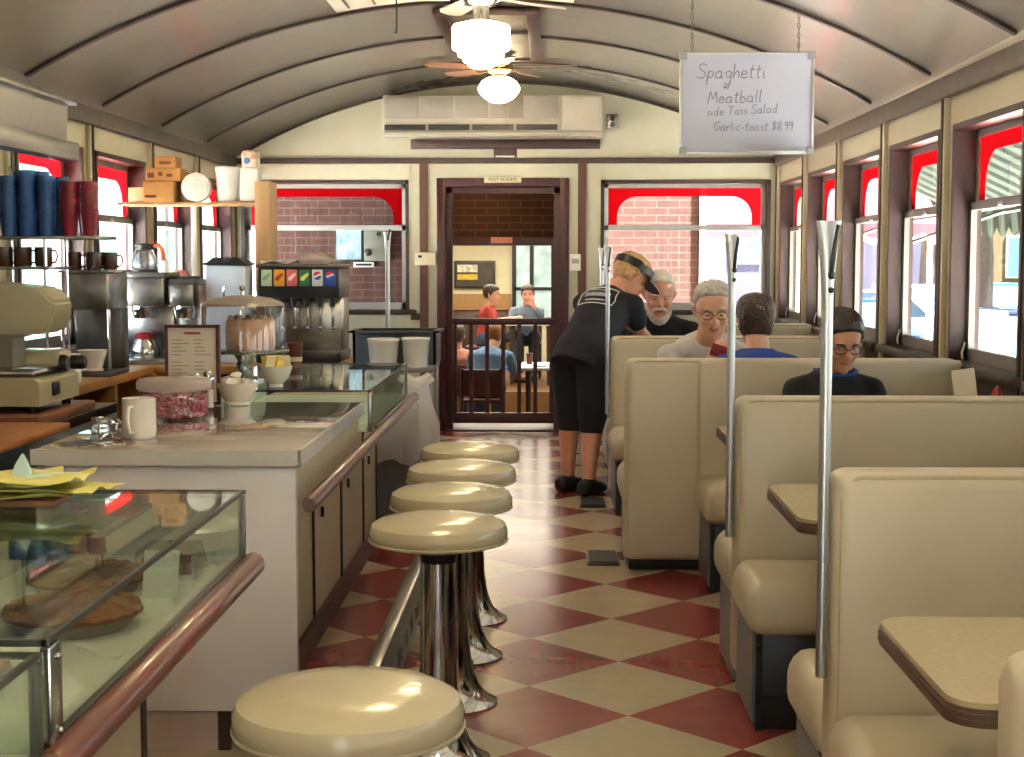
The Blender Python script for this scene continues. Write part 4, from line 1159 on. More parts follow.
tr = thing('napkin_box', 'low brown box under the yellow paper sheets on the pie case', 'box', (nx, ny, CZ))
MB().box(nx - .07, nx + .07, ny - .05, ny + .05, CZ, CZ + .014, .003).build('body', mat('brown_carton', '8a5a44', .6), tr)
for i, (dx, dy, w_, rz, lb) in enumerate(((-.05, 0, .30, .1, 'lowest yellow paper sheet on the brown box'), (.03, .01, .28, -.2, 'second yellow paper sheet from below'), (-.07, .02, .26, .35, 'third yellow paper sheet, turned to the left'), (.0, -.01, .24, -.05, 'topmost wavy yellow paper sheet under the pale napkin'))):
    sheet(nx + dx, ny + dy, CZ + .015 + i * .011, w_, .16, rz, .009, M_ytiss, 'yellow_paper_sheet', lb, 'paper', 'yellow paper sheets on the pie case', 20 + i)
np_ = thing('folded_napkin', 'pale blue folded napkin standing on the yellow paper sheets', 'napkin', (nx, ny + .03, CZ + .05))
b = MB(); b.rings([[(nx - .045, ny + .02, CZ + .05), (nx - .005, ny + .015, CZ + .05), (nx - .005, ny + .035, CZ + .05), (nx - .045, ny + .045, CZ + .05)], [(nx - .04, ny + .024, CZ + .075), (nx - .008, ny + .02, CZ + .07), (nx - .008, ny + .033, CZ + .07), (nx - .04, ny + .04, CZ + .075)], [(nx - .026, ny + .03, CZ + .10), (nx - .022, ny + .03, CZ + .10), (nx - .022, ny + .033, CZ + .10), (nx - .026, ny + .033, CZ + .10)]])
b.build('peak', mat('pale_blue_napkin', 'c3e0e4', .8), np_)
MB().box(nx - .01, nx + .09, ny + .0, ny + .07, CZ + .049, CZ + .057, .003).build('flap', mat('pale_green_napkin', 'cfe0c8', .8), np_)
FZ = .785
M_crust = mat('brown_pie_crust', '8a5a38', .7, var=.25, nscale=14, bump=.4, bscale=30)
M_foil = mat('foil_tin', 'b5b5b3', .3, .9)
def pie(label, x, y, z, r, m, seed):
    t_ = thing('pie', label, 'pie', (x, y, z), 'pies in the display case')
    MB().lathe([(.001, 0), (r * .78, 0), (r * .98, .028), (r * 1.05, .03), (r * .98, .024), (.001, .004)], (x, y, z), 36).build('tin', M_foil, t_)
    b = MB(); rs = []
    for rr, h in ((.001, .05), (r * .5, .048), (r * .8, .04), (r * .93, .03), (r * .8, .006), (.001, .006)):
        rs.append([(x + rr * math.cos(2 * PI * k / 40) * (1 + .02 * math.sin(k * 2.5)), y + rr * math.sin(2 * PI * k / 40), z + h + (.004 * math.sin(k * 1.9 + seed) if 0 < rr < r * .9 else 0)) for k in range(40)])
    b.rings(rs); b.build('filling', m, t_)
    b = MB(); b.tube([(x + r * .93 * math.cos(2 * PI * k / 40), y + r * .93 * math.sin(2 * PI * k / 40), z + .034 + .004 * (k % 2)) for k in range(40)], .011, 6, closed=True); b.build('crimped_rim', M_crust, t_)
    return t_
pie('brown pie in the middle of the lower left display case', -.86, 2.62, FZ, .12, M_crust, 1)
pie('chocolate topped pie behind the brown pie in the display case', -.92, 2.90, FZ, .115, mat('dark_filling', '5a3826', .6, var=.25, nscale=20), 2)
pie('pale cream pie near the corner post of the display case', -.95, 2.20, FZ, .12, mat('cream_filling', 'd6c29a', .6, var=.12, nscale=16), 3)
for i, (x, y, lb) in enumerate(((-.80, 3.08, 'clear takeaway box nearest the far glass end of the pie case'), (-1.02, 3.1, 'clear takeaway box left of the other in the pie case'))):
    t_ = thing('clear_pie_box', lb, 'box', (x, y, FZ), 'clear boxes in the pie case')
    MB().prism([(x - .07, FZ), (x + .07, FZ), (x + .055, FZ + .062), (x - .055, FZ + .062)], 'y', y - .06, y + .06).build('box', M_clearp, t_)
    b = MB(); b.prism([(x - .05, y - .045), (x + .05, y - .02), (x - .05, y + .045)], 'z', FZ + .004, FZ + .045); b.build('pie_slice', M_crust if i == 0 else mat('cream_filling', 'd6c29a'), t_)
tg = thing('price_card', 'small white card standing in the pie case', 'card', (-.76, 2.88, FZ)); b = MB(); b.rings([[(-.80, 2.86, FZ), (-.73, 2.86, FZ), (-.73, 2.862, FZ), (-.80, 2.862, FZ)], [(-.80, 2.885, FZ + .09), (-.73, 2.885, FZ + .09), (-.73, 2.887, FZ + .09), (-.80, 2.887, FZ + .09)]]); b.build('card', M_white, tg)

# ------------------------------------------------------------------ back bar along the left wall
M_wside = wood_mat('honey_wood_side', '7c5022', 'a07238', .5, 'z')
BT = .86
bc = thing('back_counter', 'honey coloured wooden L shaped back counter with open shelves', 'counter', (-2.3, 7.6, 0))
MB().box(XL + .05, -2.2, 6.75, 8.2, BT - .045, BT, .005).build('worktop', M_wood, bc)
MB().box(XL + .05, -1.17, 8.2, 8.95, BT - .045, BT, .005).build('cross_worktop', M_wood, bc)
for a_ in ((-2.22, -2.20, 6.75, 6.79), (-2.22, -2.20, 7.45, 7.49), (-2.24, -2.18, 8.16, 8.2)):
    MB().box(a_[0] - .38, a_[1], a_[2], a_[3], 0, BT - .045).build('divider', M_wside, bc)
MB().box(XL + .05, -2.2, 6.79, 8.16, .52, .55, .003).build('inner_shelf', M_wood, bc)
MB().box(XL + .05, -2.2, 6.79, 8.16, .05, .09, .003).build('bottom_shelf', M_wood, bc)
for x in (-2.19, -1.7, -1.20): MB().box(x, x + .03, 8.23, 8.93, 0, BT - .045).build('divider', M_wside, bc)
MB().box(XL + .05, -1.2, 8.90, 8.93, 0, BT - .045).build('back_board', mat('dark_back_board', '2a2019', .6), bc)
for i, (y, lb) in enumerate(((7.0, 'dark jar on the open shelf under the back counter, nearest of three'), (7.2, 'dark jar on the open shelf under the back counter, middle of three'), (7.38, 'dark jar on the open shelf under the back counter, farthest of three'))):
    t_ = thing('storage_jar', lb, 'jar', (-2.32, y, .55), 'jars under the back counter')
    MB().lathe([(.001, 0), (.05, 0), (.052, .12), (.045, .14), (.001, .14)], (-2.32, y, .55), 18).build('body', mat('dark_jar', '4a2a1e', .25), t_); MB().lathe([(.001, .14), (.047, .14), (.047, .165), (.001, .165)], (-2.32, y, .55), 18).build('lid', M_dsteel, t_)
# prep table with boards and the scale
pt = thing('prep_table', 'blue grey steel prep table under the scale', 'table', (-2.3, 5.3, 0))
MB().box(XL + .05, -1.97, 3.7, 6.7, .755, .80, .005).build('top', M_steel, pt)
MB().box(-1.995, -1.975, 3.7, 6.7, .60, .755, .004).build('apron', mat('blue_grey_steel', '8a94a6', .4, .4), pt)
MB().box(XL + .08, -2.02, 3.75, 6.65, .22, .25, .004).build('under_shelf', M_dsteel, pt)
for x in (-2.55, -2.02):
    for y in (3.75, 5.2, 6.62): MB().cyl((x, y, 0), (x, y, .76), .02).build('leg', M_steel, pt)
tag(MB().box(-2.5, -1.835, 3.9, 5.62, .801, .828, .006).build('cutting_board', M_board, at=(-2.1, 4.8, .8)), 'long orange brown cutting board at the edge of the prep table', 'cutting board', 'cutting boards')
tag(MB().box(-2.5, -1.985, 5.70, 6.42, .801, .838, .006).build('cutting_board', wood_mat('dark_edge_board', '6a4028', '8e6040', .5, 'y'), at=(-2.2, 6.0, .8)), 'thick dark edged board carrying the scale', 'cutting board', 'cutting boards')
sx, sy, sz = -2.22, 6.06, .8385
M_scale = mat('ivory_scale_paint', 'b8b08e', .3, var=.03, coat=.3)
sc_ = thing('deli_scale', 'ivory deli scale with angular dial housing, cropped by the left edge', 'scale', (sx, sy, sz))
for px_ in (-.16, .16):
    for py in (-.2, .2): MB().cyl((sx + px_, sy + py, sz), (sx + px_, sy + py, sz + .03), .02).build('foot', M_blackp, sc_)
b = MB(); b.prism([(sx - .22, sz + .03), (sx + .20, sz + .03), (sx + .20, sz + .125), (sx + .17, sz + .145), (sx - .22, sz + .145)], 'y', sy - .25, sy + .25); b.build('base', M_scale, sc_)
MB().box(sx - .22, sx + .185, sy - .25, sy + .20, sz + .15, sz + .175, .008).build('platter', M_steel, sc_)
MB().box(sx - .02, sx + .18, sy + .08, sy + .24, sz + .145, sz + .235, .02).build('rear_box', M_scale, sc_)
b = MB(); b.prism([(sx - .075, sz + .175), (sx + .03, sz + .175), (sx + .03, sz + .29), (sx + .10, sz + .31), (sx + .10, sz + .345), (sx - .15, sz + .345), (sx - .15, sz + .31), (sx - .075, sz + .29)], 'y', sy - .06, sy + .08)
b.build('neck', mat('grey_scale_paint', '989282', .35), sc_)
b = MB(); b.prism([(sx - .45, sz + .31), (sx + .17, sz + .31), (sx + .205, sz + .345), (sx + .218, sz + .44), (sx + .16, sz + .50), (sx - .45, sz + .56)], 'y', sy - .10, sy + .14)
bmesh.ops.bevel(b.bm, geom=[e for e in b.bm.edges], offset=.012, segments=2, affect='EDGES')
b.build('dial_housing', M_scale, sc_)
for x in (-.115, .065): MB().lathe([(.016, 0), (.016, -.012), (.001, -.014)], (sx + x, sy - .06, sz + .325), 14, 'y').build('screw', M_brown, sc_)
MB().lathe([(.036, 0), (.036, .018), (.03, .03), (.001, .03)], (sx + .20, sy + .02, sz + .185), 20, 'x').build('knob', M_blackp, sc_)
MB().lathe([(.03, 0), (.03, .05), (.024, .06), (.001, .06)], (sx + .20, sy + .16, sz + .18), 20, 'x').build('knob', M_blackp, sc_)
MB().box(sx + .2, sx + .208, sy - .1, sy - .02, sz + .06, sz + .115, .002).build('badge', M_blackp, sc_)
# stainless hood and wall cladding
hd = thing('exhaust_hood', 'stainless exhaust hood in the upper left corner over the blue tumblers', 'hood', (-2.35, 4.6, 1.9))
M_hood = mat('brushed_hood_steel', '989492', .25, .6, var=.06, nscale=2)
b = MB(); b.prism([(XL + .046, 1.93), (-2.04, 1.93), (-2.03, 2.105), (-2.09, 2.125), (-2.22, 2.235), (XL + .046, 2.235)], 'y', 2.8, 6.28); b.build('canopy', M_hood, hd)
MB().box(-2.07, -1.99, 2.78, 6.30, 1.865, 1.945, .008).build('gutter', M_steel, hd)
MB().box(-2.07, -1.995, 2.78, 6.30, 2.10, 2.122, .005).build('upper_rib', M_steel, hd)
cl = MB().box(XL + .038, XL + .046, 2.0, 6.6, .87, 2.2).build('trim_steel_cladding', M_steel); struct(cl)
# steel rack with tumblers and mugs
rk = thing('steel_rack', 'stainless rack of two shelves holding tumblers and mugs', 'rack', (-2.33, 6.95, BT))
MB().box(-2.60, -2.08, 6.78, 7.12, 1.545, 1.562, .004).build('shelf', M_steel, rk)
MB().box(-2.60, -2.30, 6.78, 7.12, 1.405, 1.42, .004).build('shelf', M_steel, rk)
MB().box(-2.60, -2.30, 6.78, 7.12, 1.17, 1.185, .004).build('shelf', M_steel, rk)
for x, zt in ((-2.585, 1.90), (-2.32, 1.545)):
    for y in (6.80, 7.10): MB().cyl((x, y, BT), (x, y, zt), .009).build('post', M_chrome, rk)
MB().tube([(-2.09, 6.80, 1.55), (-2.09, 6.80, 1.42), (-2.11, 6.80, 1.405)], .004, 6).build('end_hook', M_blackp, rk)
M_blue = mat('blue_tumbler_plastic', '24569c', .3, var=.15, nscale=8)
M_redt = mat('dark_red_tumbler_plastic', '8c1026', .3, var=.15)
def stack(name, label, x, y, z, n, m, group, r=.042):
    """tumblers nested upside up, only the rims of the upper ones show"""
    for i in range(n):
        lb = label[0] + ', ' + ('bottom' if i == 0 else '%s from the bottom' % ('second third fourth fifth sixth seventh eighth ninth'.split()[i - 1])) + ' of ' + label[1]
        zz = z + i * .026
        t_ = MB().lathe([(.001, .0), (r * .76, .0), (r * .97, .095), (r, .1), (r, .118), (r * .95, .118), (r * .72, .006), (.001, .006)] if i == 0 else [(r * .955, .094), (r * .98, .1), (r, .104), (r, .119), (r * .952, .119), (r * .948, .094)], (x, y, zz), 20).build(name, m, at=(x, y, zz))
        tag(t_, lb, 'tumbler', group)
RZ = 1.5625
for i, (x, y, n) in enumerate(((-2.50, 6.84, 7), (-2.41, 6.84, 8), (-2.32, 6.84, 7), (-2.47, 6.94, 8), (-2.38, 6.94, 8), (-2.29, 6.94, 7))):
    stack('blue_tumbler', ('blue tumbler', 'the ' + ('left front', 'middle front', 'right front', 'left rear', 'middle rear', 'right rear')[i] + ' stack under the hood'), x, y, RZ, n, M_blue, 'blue tumblers on the steel rack')
for i, (x, y, n) in enumerate(((-2.215, 6.84, 6), (-2.125, 6.85, 6), (-2.17, 6.95, 6))):
    stack('red_tumbler', ('dark red tumbler', 'the ' + ('left', 'right', 'rear')[i] + ' red stack on the rack'), x, y, RZ, n, M_redt, 'red tumblers on the steel rack')
M_mug = mat('brown_mug_glaze', '4e2418', .2, var=.15)
mp = mug('glossy brown mug on the steel rack, nearest the left end', -2.53, 6.85, 1.4205, .04, .09, M_mug, 0, 'brown mugs by the coffee brewers')
for x, lb in ((-2.44, 'glossy brown mug on the steel rack, middle of three'), (-2.345, 'glossy brown mug on the steel rack, next to the chrome post')): dup(mp, (x, 6.85, 1.4205), lb)
gm_ = mug('clear glass mug upside on the lower rack shelf behind the scale', -2.46, 6.85, 1.1855, .04, .085, M_clearp, 0, None)
# first brewer (low, two boxes), mugs on top
b1 = thing('coffee_brewer', 'low stainless coffee brewer with brown mugs on top', 'coffee brewer', (-2.32, 7.5, BT), 'coffee brewers')
MB().box(-2.45, -2.21, 7.40, 7.75, 1.20, 1.385, .008).build('upper_box', M_steel, b1)
MB().box(-2.46, -2.20, 7.39, 7.76, 1.385, 1.40, .003).build('top_tray', M_steel, b1)
MB().box(-2.45, -2.21, 7.62, 7.75, BT + .03, 1.20, .004).build('back_column', M_dsteel, b1)
MB().box(-2.45, -2.21, 7.40, 7.75, BT, BT + .03, .005).build('base', M_dsteel, b1)
for x in (-2.448, -2.212): MB().cyl((x, 7.41, BT + .03), (x, 7.41, 1.2), .008).build('post', M_chrome, b1)
for x, y, lb in ((-2.405, 7.47, 'brown mug on the low brewer, leftmost of the four'), (-2.35, 7.56, 'brown mug on the low brewer, second of the four'), (-2.30, 7.47, 'brown mug on the low brewer, third of the four'), (-2.25, 7.57, 'brown mug on the low brewer, at its right corner')): dup(mp, (x, y, 1.4005), lb, rz=.3)
# tall brewer with pots
def carafe(label, x, y, z, top, handle, glassm, group, coffee=None):
    t_ = thing('coffee_pot', label, 'coffee pot', (x, y, z), group)
    mk = lambda b, n, m: b.build(n, m, t_)
    mk(MB().lathe([(.001, 0), (.072, 0), (.08, .015), (.078, .045), (.05, .10), (.043, .112), (.041, .11), (.076, .045), (.07, .006), (.001, .004)], (x, y, z), 28), 'body', glassm)
    mk(MB().lathe([(.046, .106), (.052, .108), (.052, .135), (.046, .14), (.03, .145), (.001, .146)], (x, y, z), 24), 'collar', top)
    b = MB(); b.tube([(x + .045, y, z + .128), (x + .085, y, z + .132), (x + .102, y, z + .11), (x + .108, y, z + .045)], .011, 8, flat=[(1, 1.3)] * 4); mk(b, 'handle', handle)
    if coffee: mk(MB().lathe([(.001, .005), (.07, .007), (.076, .03), (.001, .03)], (x, y, z), 24), 'coffee', coffee)
    return t_
M_orange = mat('orange_plastic', 'b04a22', .35)
M_pot = glass('pot_glass', 'eef2f4', .12)
b2 = thing('coffee_brewer', 'tall stainless coffee brewer with a glass pot on its top warmer', 'coffee brewer', (-2.28, 8.45, BT), 'coffee brewers')
def brewer(t_, x, w, y0, y1, zt):
    MB().box(x - w / 2, x + w / 2, y0, y1, 1.19, zt - .05, .006).build('upper_box', M_steel, t_)
    MB().box(x - w / 2, x + w / 2, y0 + .02, y1, zt - .05, zt - .02, .004).build('top_deck', M_dsteel, t_)
    MB().lathe([(.001, 0), (.085, 0), (.085, .018), (.001, .02)], (x, y0 + .13, zt - .02), 28).build('warmer', M_blackp, t_)
    MB().box(x - w / 2, x + w / 2, y0 + .22, y1, BT + .035, 1.19, .004).build('back_column', M_steel, t_)
    MB().box(x - w / 2, x + w / 2, y0, y1, BT, BT + .035, .006).build('base', M_steel, t_)
    MB().lathe([(.055, 0), (.068, .05), (.068, .068), (.001, .07)], (x, y0 + .11, 1.12), 24).build('filter_basket', M_chrome, t_)
    MB().box(x - .012, x + .012, y0 - .05, y0 + .045, 1.155, 1.175, .004).build('basket_handle', M_blackp, t_)
brewer(b2, -2.305, .29, 8.28, 8.66, 1.40)
carafe('glass coffee pot with orange handle on top of the tall brewer', -2.30, 8.41, 1.4005, M_blackp, M_orange, M_pot, 'coffee pots')
M_steelpot = mat('pot_steel', 'c9c9c8', .15, .9)
carafe('steel coffee pot with red lid under the tall brewer', -2.30, 8.38, BT + .036, M_redp, M_blackp, M_steelpot, 'coffee pots')
b3 = thing('coffee_brewer', 'narrow steel brewer with black handles between the tall brewer and the shelf support', 'coffee brewer', (-2.02, 8.5, BT), 'coffee brewers')
brewer(b3, -2.075, .14, 8.32, 8.66, 1.36)
carafe('steel coffee pot with red lid nearest the menu frame', -2.10, 8.34, BT + .036, M_redp, M_redp, M_steelpot, 'coffee pots')
wb_ = bowl('white_crock', 'white crock on the back counter under the low brewer', -2.31, 7.44, BT + .0305, .075, .105, .75)
jr = thing('white_jar', 'white lidded jar on the back counter behind the scale', 'jar', (-2.30, 7.05, BT)); MB().lathe([(.001, 0), (.05, 0), (.055, .02), (.055, .10), (.045, .115), (.001, .115)], (-2.30, 7.05, BT), 24).build('body', M_ceram, jr); MB().lathe([(.001, .115), (.05, .115), (.05, .14), (.001, .142)], (-2.30, 7.05, BT), 24).build('lid', M_white, jr)
for i in range(2):
    x, y = -2.12 + i * .13, 8.235
    sheet(-2.45, 8.215, BT + .002 + i * .010, .20, .08, .1 - .2 * i, .004, mat('white_towel', 'dcd7d2', .9), 'bar_towel', ('crumpled white bar towel, lower of two beside the tall brewer', 'crumpled white bar towel, upper of two beside the tall brewer')[i], 'towel', 'white bar towels', 40 + i)
# wooden shelf on a post
sh = thing('wooden_shelf', 'plain wooden shelf on an upright board over the back counter', 'shelf', (-2.1, 9.1, 0))
M_pale = wood_mat('pale_shelf_wood', '8e6a44', 'a8845a', .5, 'x'); M_palez = wood_mat('pale_upright_wood', '94714d', 'ac8860', .5, 'z')
MB().box(XL + .05, -1.775, 8.97, 9.22, 1.782, 1.80, .003).build('board', M_pale, sh)
MB().box(-1.775, -1.685, 8.97, 9.22, 0, 1.925, .003).build('upright', M_palez, sh)
MB().box(XL + .05, -2.27, 9.20, 9.22, 1.80, 1.90, .003).build('back_lip', M_pale, sh)
MB().box(-2.165, -2.13, 8.97, 8.99, 0, 1.782, .003).build('front_support', M_white, sh)
SZ_ = 1.7905
M_card = mat('brown_cardboard', 'a8763a', .7, var=.08, nscale=8)
M_cprint = mat('dark_box_print', '5c3220', .7)
def carton(label, x0, x1, y0, y1, z0, z1, prints):
    t_ = thing('cardboard_box', label, 'box', ((x0 + x1) / 2, (y0 + y1) / 2, z0), 'cardboard boxes on the wooden shelf')
    MB().box(x0, x1, y0, y1, z0, z1, .003).build('carton', M_card, t_)
    for a_ in prints: MB().box(x0 + a_[0], x0 + a_[1], y0 - .0015, y0 + .001, z0 + a_[2], z0 + a_[3]).build('printed_mark', M_cprint, t_)
    MB().box(x0, x1, (y0 + y1) / 2 - .02, (y0 + y1) / 2 + .02, z1 - .0005, z1 + .001).build('tape', mat('box_tape', 'c09a60', .4), t_)
carton('large cardboard box, lowest of the pile on the wooden shelf', -2.375, -2.19, 8.69, 8.88, SZ_, SZ_ + .125, ((.01, .08, .025, .04),))
carton('middle cardboard box of the pile on the wooden shelf', -2.36, -2.15, 8.70, 8.88, SZ_ + .1265, SZ_ + .205, ((.01, .05, .02, .05), (.075, .10, .03, .055), (.125, .16, .025, .045)))
carton('small cardboard box on top of the pile on the wooden shelf', -2.31, -2.18, 8.71, 8.86, SZ_ + .2065, SZ_ + .275, ((.03, .10, .02, .04),))
carton('slim cardboard box beside the wrapped plates on the wooden shelf', -2.155, -2.11, 8.79, 8.88, SZ_, SZ_ + .12, ())
pw_ = thing('wrapped_plate_stack', 'round plastic wrapped white plates standing on edge on the wooden shelf', 'plates', (-2.06, 8.72, SZ_))
MB().lathe([(.001, 0), (.070, 0), (.088, .012), (.088, .07), (.06, .085), (.001, .085)], (-2.065, 8.69, SZ_ + .089), 32, 'y').build('wrap', mat('wrinkled_wrap', 'd8cfc6', .25, var=.15, nscale=16, bump=.5, bscale=22), pw_)
MB().lathe([(.058, -.001), (.062, -.004), (.066, -.001)], (-2.065, 8.69, SZ_ + .089), 32, 'y').build('rim_ring', M_ceram, pw_)
M_bucket = mat('white_bucket_plastic', 'dedbd6', .35, var=.02)
def bucket(label, x, y, z, r, h, group):
    t_ = thing('white_bucket', label, 'bucket', (x, y, z), group)
    MB().lathe([(.001, 0), (r * .84, 0), (r * .97, h * .85), (r, h * .87), (r, h), (r * .93, h), (r * .8, .008), (.001, .008)], (x, y, z), 32).build('pail', M_bucket, t_)
    MB().lathe([(r * 1.0, h * .9), (r * 1.03, h * .92), (r * 1.03, h * .97), (r * 1.0, h * .985)], (x, y, z), 32).build('rim', M_bucket, t_)
    return t_
bucket('white plastic bucket on the wooden shelf beside the wrapped plates', -1.895, 8.79, SZ_, .073, .215, 'white buckets')
bx = thing('white_canister', 'tall white canister with a printed bag sticking out, at the end of the wooden shelf', 'canister', (-1.765, 8.79, SZ_))
MB().box(-1.83, -1.715, 8.73, 8.85, SZ_, SZ_ + .21, .012).build('can', M_bucket, bx)
b = MB(); b.box(-1.82, -1.72, 8.74, 8.84, SZ_ + .20, SZ_ + .315, .02, 3); b.build('printed_bag', mat('printed_bag', 'e0d8d2', .5, var=.3, nscale=18, col2='b07a52'), bx)
MB().ball((-1.785, 8.738, SZ_ + .25), (.02, .004, .02), 12, 8).build('blue_print', mat('blue_print', '4a5f94', .5), bx)
for o in [o for o in COL.objects if o.parent is None and o.name.split('.')[0] in ('cardboard_box', 'wrapped_plate_stack', 'white_bucket', 'white_canister')]:
    o.location = (o.location.x * 1.034 + (.016 if o.name.startswith('white_can') else 0), o.location.y + .28, o.location.z + .0105)
# bags on the cross counter by the window
def bag(label, x, y, z, w, d, h, m, seed, group, name='plastic_bag'):
    rnd = random.Random(seed); b = MB(); rs = []
    for i in range(9):
        u = i / 8; k = (.8 + .3 * math.sin(PI * min(u * 1.3, 1))) * (1 if u < .75 else 1 - (u - .75) * 2.4)
        rs.append([(x + w / 2 * k * math.cos(2 * PI * j / 18) * (1 + .09 * math.sin(j * 3 + i)), y + d / 2 * k * math.sin(2 * PI * j / 18) * (1 + .09 * math.cos(j * 2.3 + i * 1.7)), z + h * u + .01 * math.sin(j * 2 + seed) * u) for j in range(18)])
    b.rings(rs)
    return tag(b.build(name, m, at=(x, y, z), sharp=70), label, 'bag', group)
bag('pink and white plastic bag behind the narrow brewer at the window', -2.38, 9.55, .98, .25, .22, .40, mat('pink_white_bag', 'e6d4d0', .3, var=.3, nscale=9, col2='c25a55'), 2, 'bags at the back windows')
bag('brown paper bag between the shelf support and the tea dispenser', -2.07, 9.52, .98, .2, .2, .38, mat('brown_bag', 'b08a6c', .6, var=.3, nscale=12, col2='7c4638'), 5, 'bags at the back windows')
ss = thing('supply_stand', 'plain white stand behind the back counter that carries the bags', 'stand', (-2.22, 9.55, 0))
MB().box(-2.56, -1.9, 9.35, 9.75, .95, .98, .005).build('top', M_white, ss)
for x in (-2.53, -1.93):
    for y in (9.38, 9.72): MB().box(x - .02, x + .02, y - .02, y + .02, 0, .95).build('leg', M_white, ss)
td = thing('tea_dispenser', 'pale blue white tea dispenser with black lid and chrome tap', 'dispenser', (-1.86, 8.56, BT))
MB().box(-1.955, -1.725, 8.42, 8.64, BT, 1.42, .012).build('tank', mat('pale_blue_white_plastic', 'c9d6ea', .3), td)
MB().box(-1.965, -1.715, 8.41, 8.65, 1.42, 1.435, .005).build('lid', M_blackp, td)
b = MB(); b.prism([(-1.95, 1.435), (-1.73, 1.435), (-1.77, 1.465), (-1.91, 1.465)], 'y', 8.43, 8.63); b.build('lid_top', M_blackp, td)
MB().tube([(-1.84, 8.42, 1.22), (-1.84, 8.39, 1.22), (-1.84, 8.37, 1.28), (-1.835, 8.37, 1.30)], .008, 8).build('tap', M_chrome, td)
# soda fountain
sf = thing('soda_fountain', 'steel soda fountain with six drink panels and black top', 'soda fountain', (-1.44, 8.7, BT))
X0, X1 = -1.665, -1.205
MB().box(X0, X1, 8.66, 8.94, BT + .06, 1.23, .005).build('body', M_steel, sf)
MB().box(X0 - .01, X1 + .01, 8.44, 8.94, BT, BT + .06, .01).build('drip_tray', M_blackp, sf)
MB().box(X0 - .005, X1 + .005, 8.50, 8.94, 1.23, 1.405, .012).build('header', M_blackp, sf)
MB().box(X0 - .02, X1 + .01, 8.50, 8.94, 1.405, 1.425, .008).build('top_cover', M_dsteel, sf)
pan = ((('b5cfb5', '7fae88')), (('d9962e', 'a03a1e')), (('c65a62', 'e4c7c7')), (('2e6a46', 'c7d65a')), (('c3c6cb', None)), (('1c3f8c', None)))
M_pw = mat('emblem_white', 'e9eaec', .4); M_pr = mat('emblem_red', 'c02232', .4); M_pb = mat('emblem_blue', '1f4fa0', .4)
for i in range(6):
    x = X0 + .015 + i * .0735
    p_ = MB().box(x, x + .062, 8.494, 8.502, 1.30, 1.395, .003).build('drink_panel', mat('panel_' + pan[i][0], pan[i][0], .35), sf)
    cxp = x + .031
    if pan[i][1]:
        b = MB(); b.prism([(cxp - .024, 1.335), (cxp - .006, 1.33), (cxp + .024, 1.365), (cxp + .018, 1.378), (cxp - .02, 1.352)], 'y', 8.4915, 8.4945); b.build('emblem', mat('emblem_' + pan[i][1], pan[i][1], .4), p_)
    else:
        def disc(f0, f1, m, nm):
            pts = []
            for k in range(13):
                u = -1 + 2 * k / 12; pts.append((u, f1(u)))
            for k in range(13):
                u = 1 - 2 * k / 12; pts.append((u, f0(u)))
            q = []
            for a_ in pts:
                if not q or (abs(a_[0] - q[-1][0]) + abs(a_[1] - q[-1][1])) > .01: q.append(a_)
            b = MB(); b.prism([(cxp + .024 * u, 1.36 + .024 * v_) for u, v_ in q], 'y', 8.4915, 8.4945); b.build(nm, m, p_)
        c_ = lambda u: math.sqrt(max(0, 1 - u * u))
        wv = lambda u: .28 * math.sin(u * 2.6) * c_(u) ** .5
        disc(lambda u: min(c_(u), wv(u) + .22), c_, M_pr, 'red_wave'); disc(lambda u: max(-c_(u), wv(u) - .22), lambda u: min(c_(u), wv(u) + .22), M_pw, 'white_wave'); disc(lambda u: -c_(u), lambda u: max(-c_(u), wv(u) - .22), M_pb, 'blue_wave')
    v_ = MB(); v_.lathe([(.001, 0), (.014, 0), (.02, .05), (.001, .05)], (cxp, 8.56, 1.18), 14); v_ = v_.build('nozzle', M_blackp, sf)
    b = MB(); b.box(cxp - .006, cxp + .006, 8.585, 8.595, 1.06, 1.20, .002); b.ball((cxp, 8.59, 1.055), .012, 10, 6); b.build('lever', M_chrome, v_)
sheet(-1.58, 8.70, 1.4262, .22, .2, .2, .012, mat('white_bag_plastic', 'e6e2e0', .3), 'flat_bag', 'crumpled white plastic bag lying on top of the soda fountain', 'bag', None, 61)
bag('clear plastic sleeve of cup lids on top of the soda fountain', -1.38, 8.72, 1.4255, .2, .14, .07, film('clear_sleeve', 'e6e0de', .5), 9, None, 'lid_sleeve')
# coat pole, cart, tub, buckets and the bin
cp = thing('chrome_pole', 'slim chrome pole rising beside the two white buckets at the counter end', 'pole', (-.975, 9.0, 0))
MB().tube([(-.975, 9.0, 0), (-.975, 9.0, 1.5), (-.975, 9.0, 1.58), (-.975, 9.0, 1.62)], .014, 12, flat=[(1, 1), (1, 1), (1.4, .8), (1.8, .5)]).build('shaft', M_alu, cp)
MB().lathe([(.001, 0), (.06, 0), (.06, .006), (.02, .02), (.001, .02)], (-.975, 9.0, 0), 20).build('flange', M_alu, cp)
MB().tube([(-.97, 8.985, 1.57), (-.965, 8.97, 1.60), (-.955, 8.968, 1.635)], .006, 7).build('hook', M_blackp, cp)
ctt = thing('utility_cart', 'grey utility cart at the far end of the lunch counter', 'cart', (-.87, 8.35, 0))
M_gp = mat('grey_cart_plastic', '6d7076', .5)
for z in (.12, .48, .83): MB().box(-1.14, -.635, 8.1, 8.7, z, z + .03, .01).build('tray', M_gp, ctt)
for x in (-1.12, -.655):
    for y in (8.13, 8.67):
        MB().cyl((x, y, .08), (x, y, .84), .015).build('post', M_alu, ctt)
        MB().lathe([(.001, -.015), (.036, -.015), (.04, 0), (.036, .015), (.001, .015)], (x, y, .04), 16, 'x').build('caster', M_blackp, ctt)
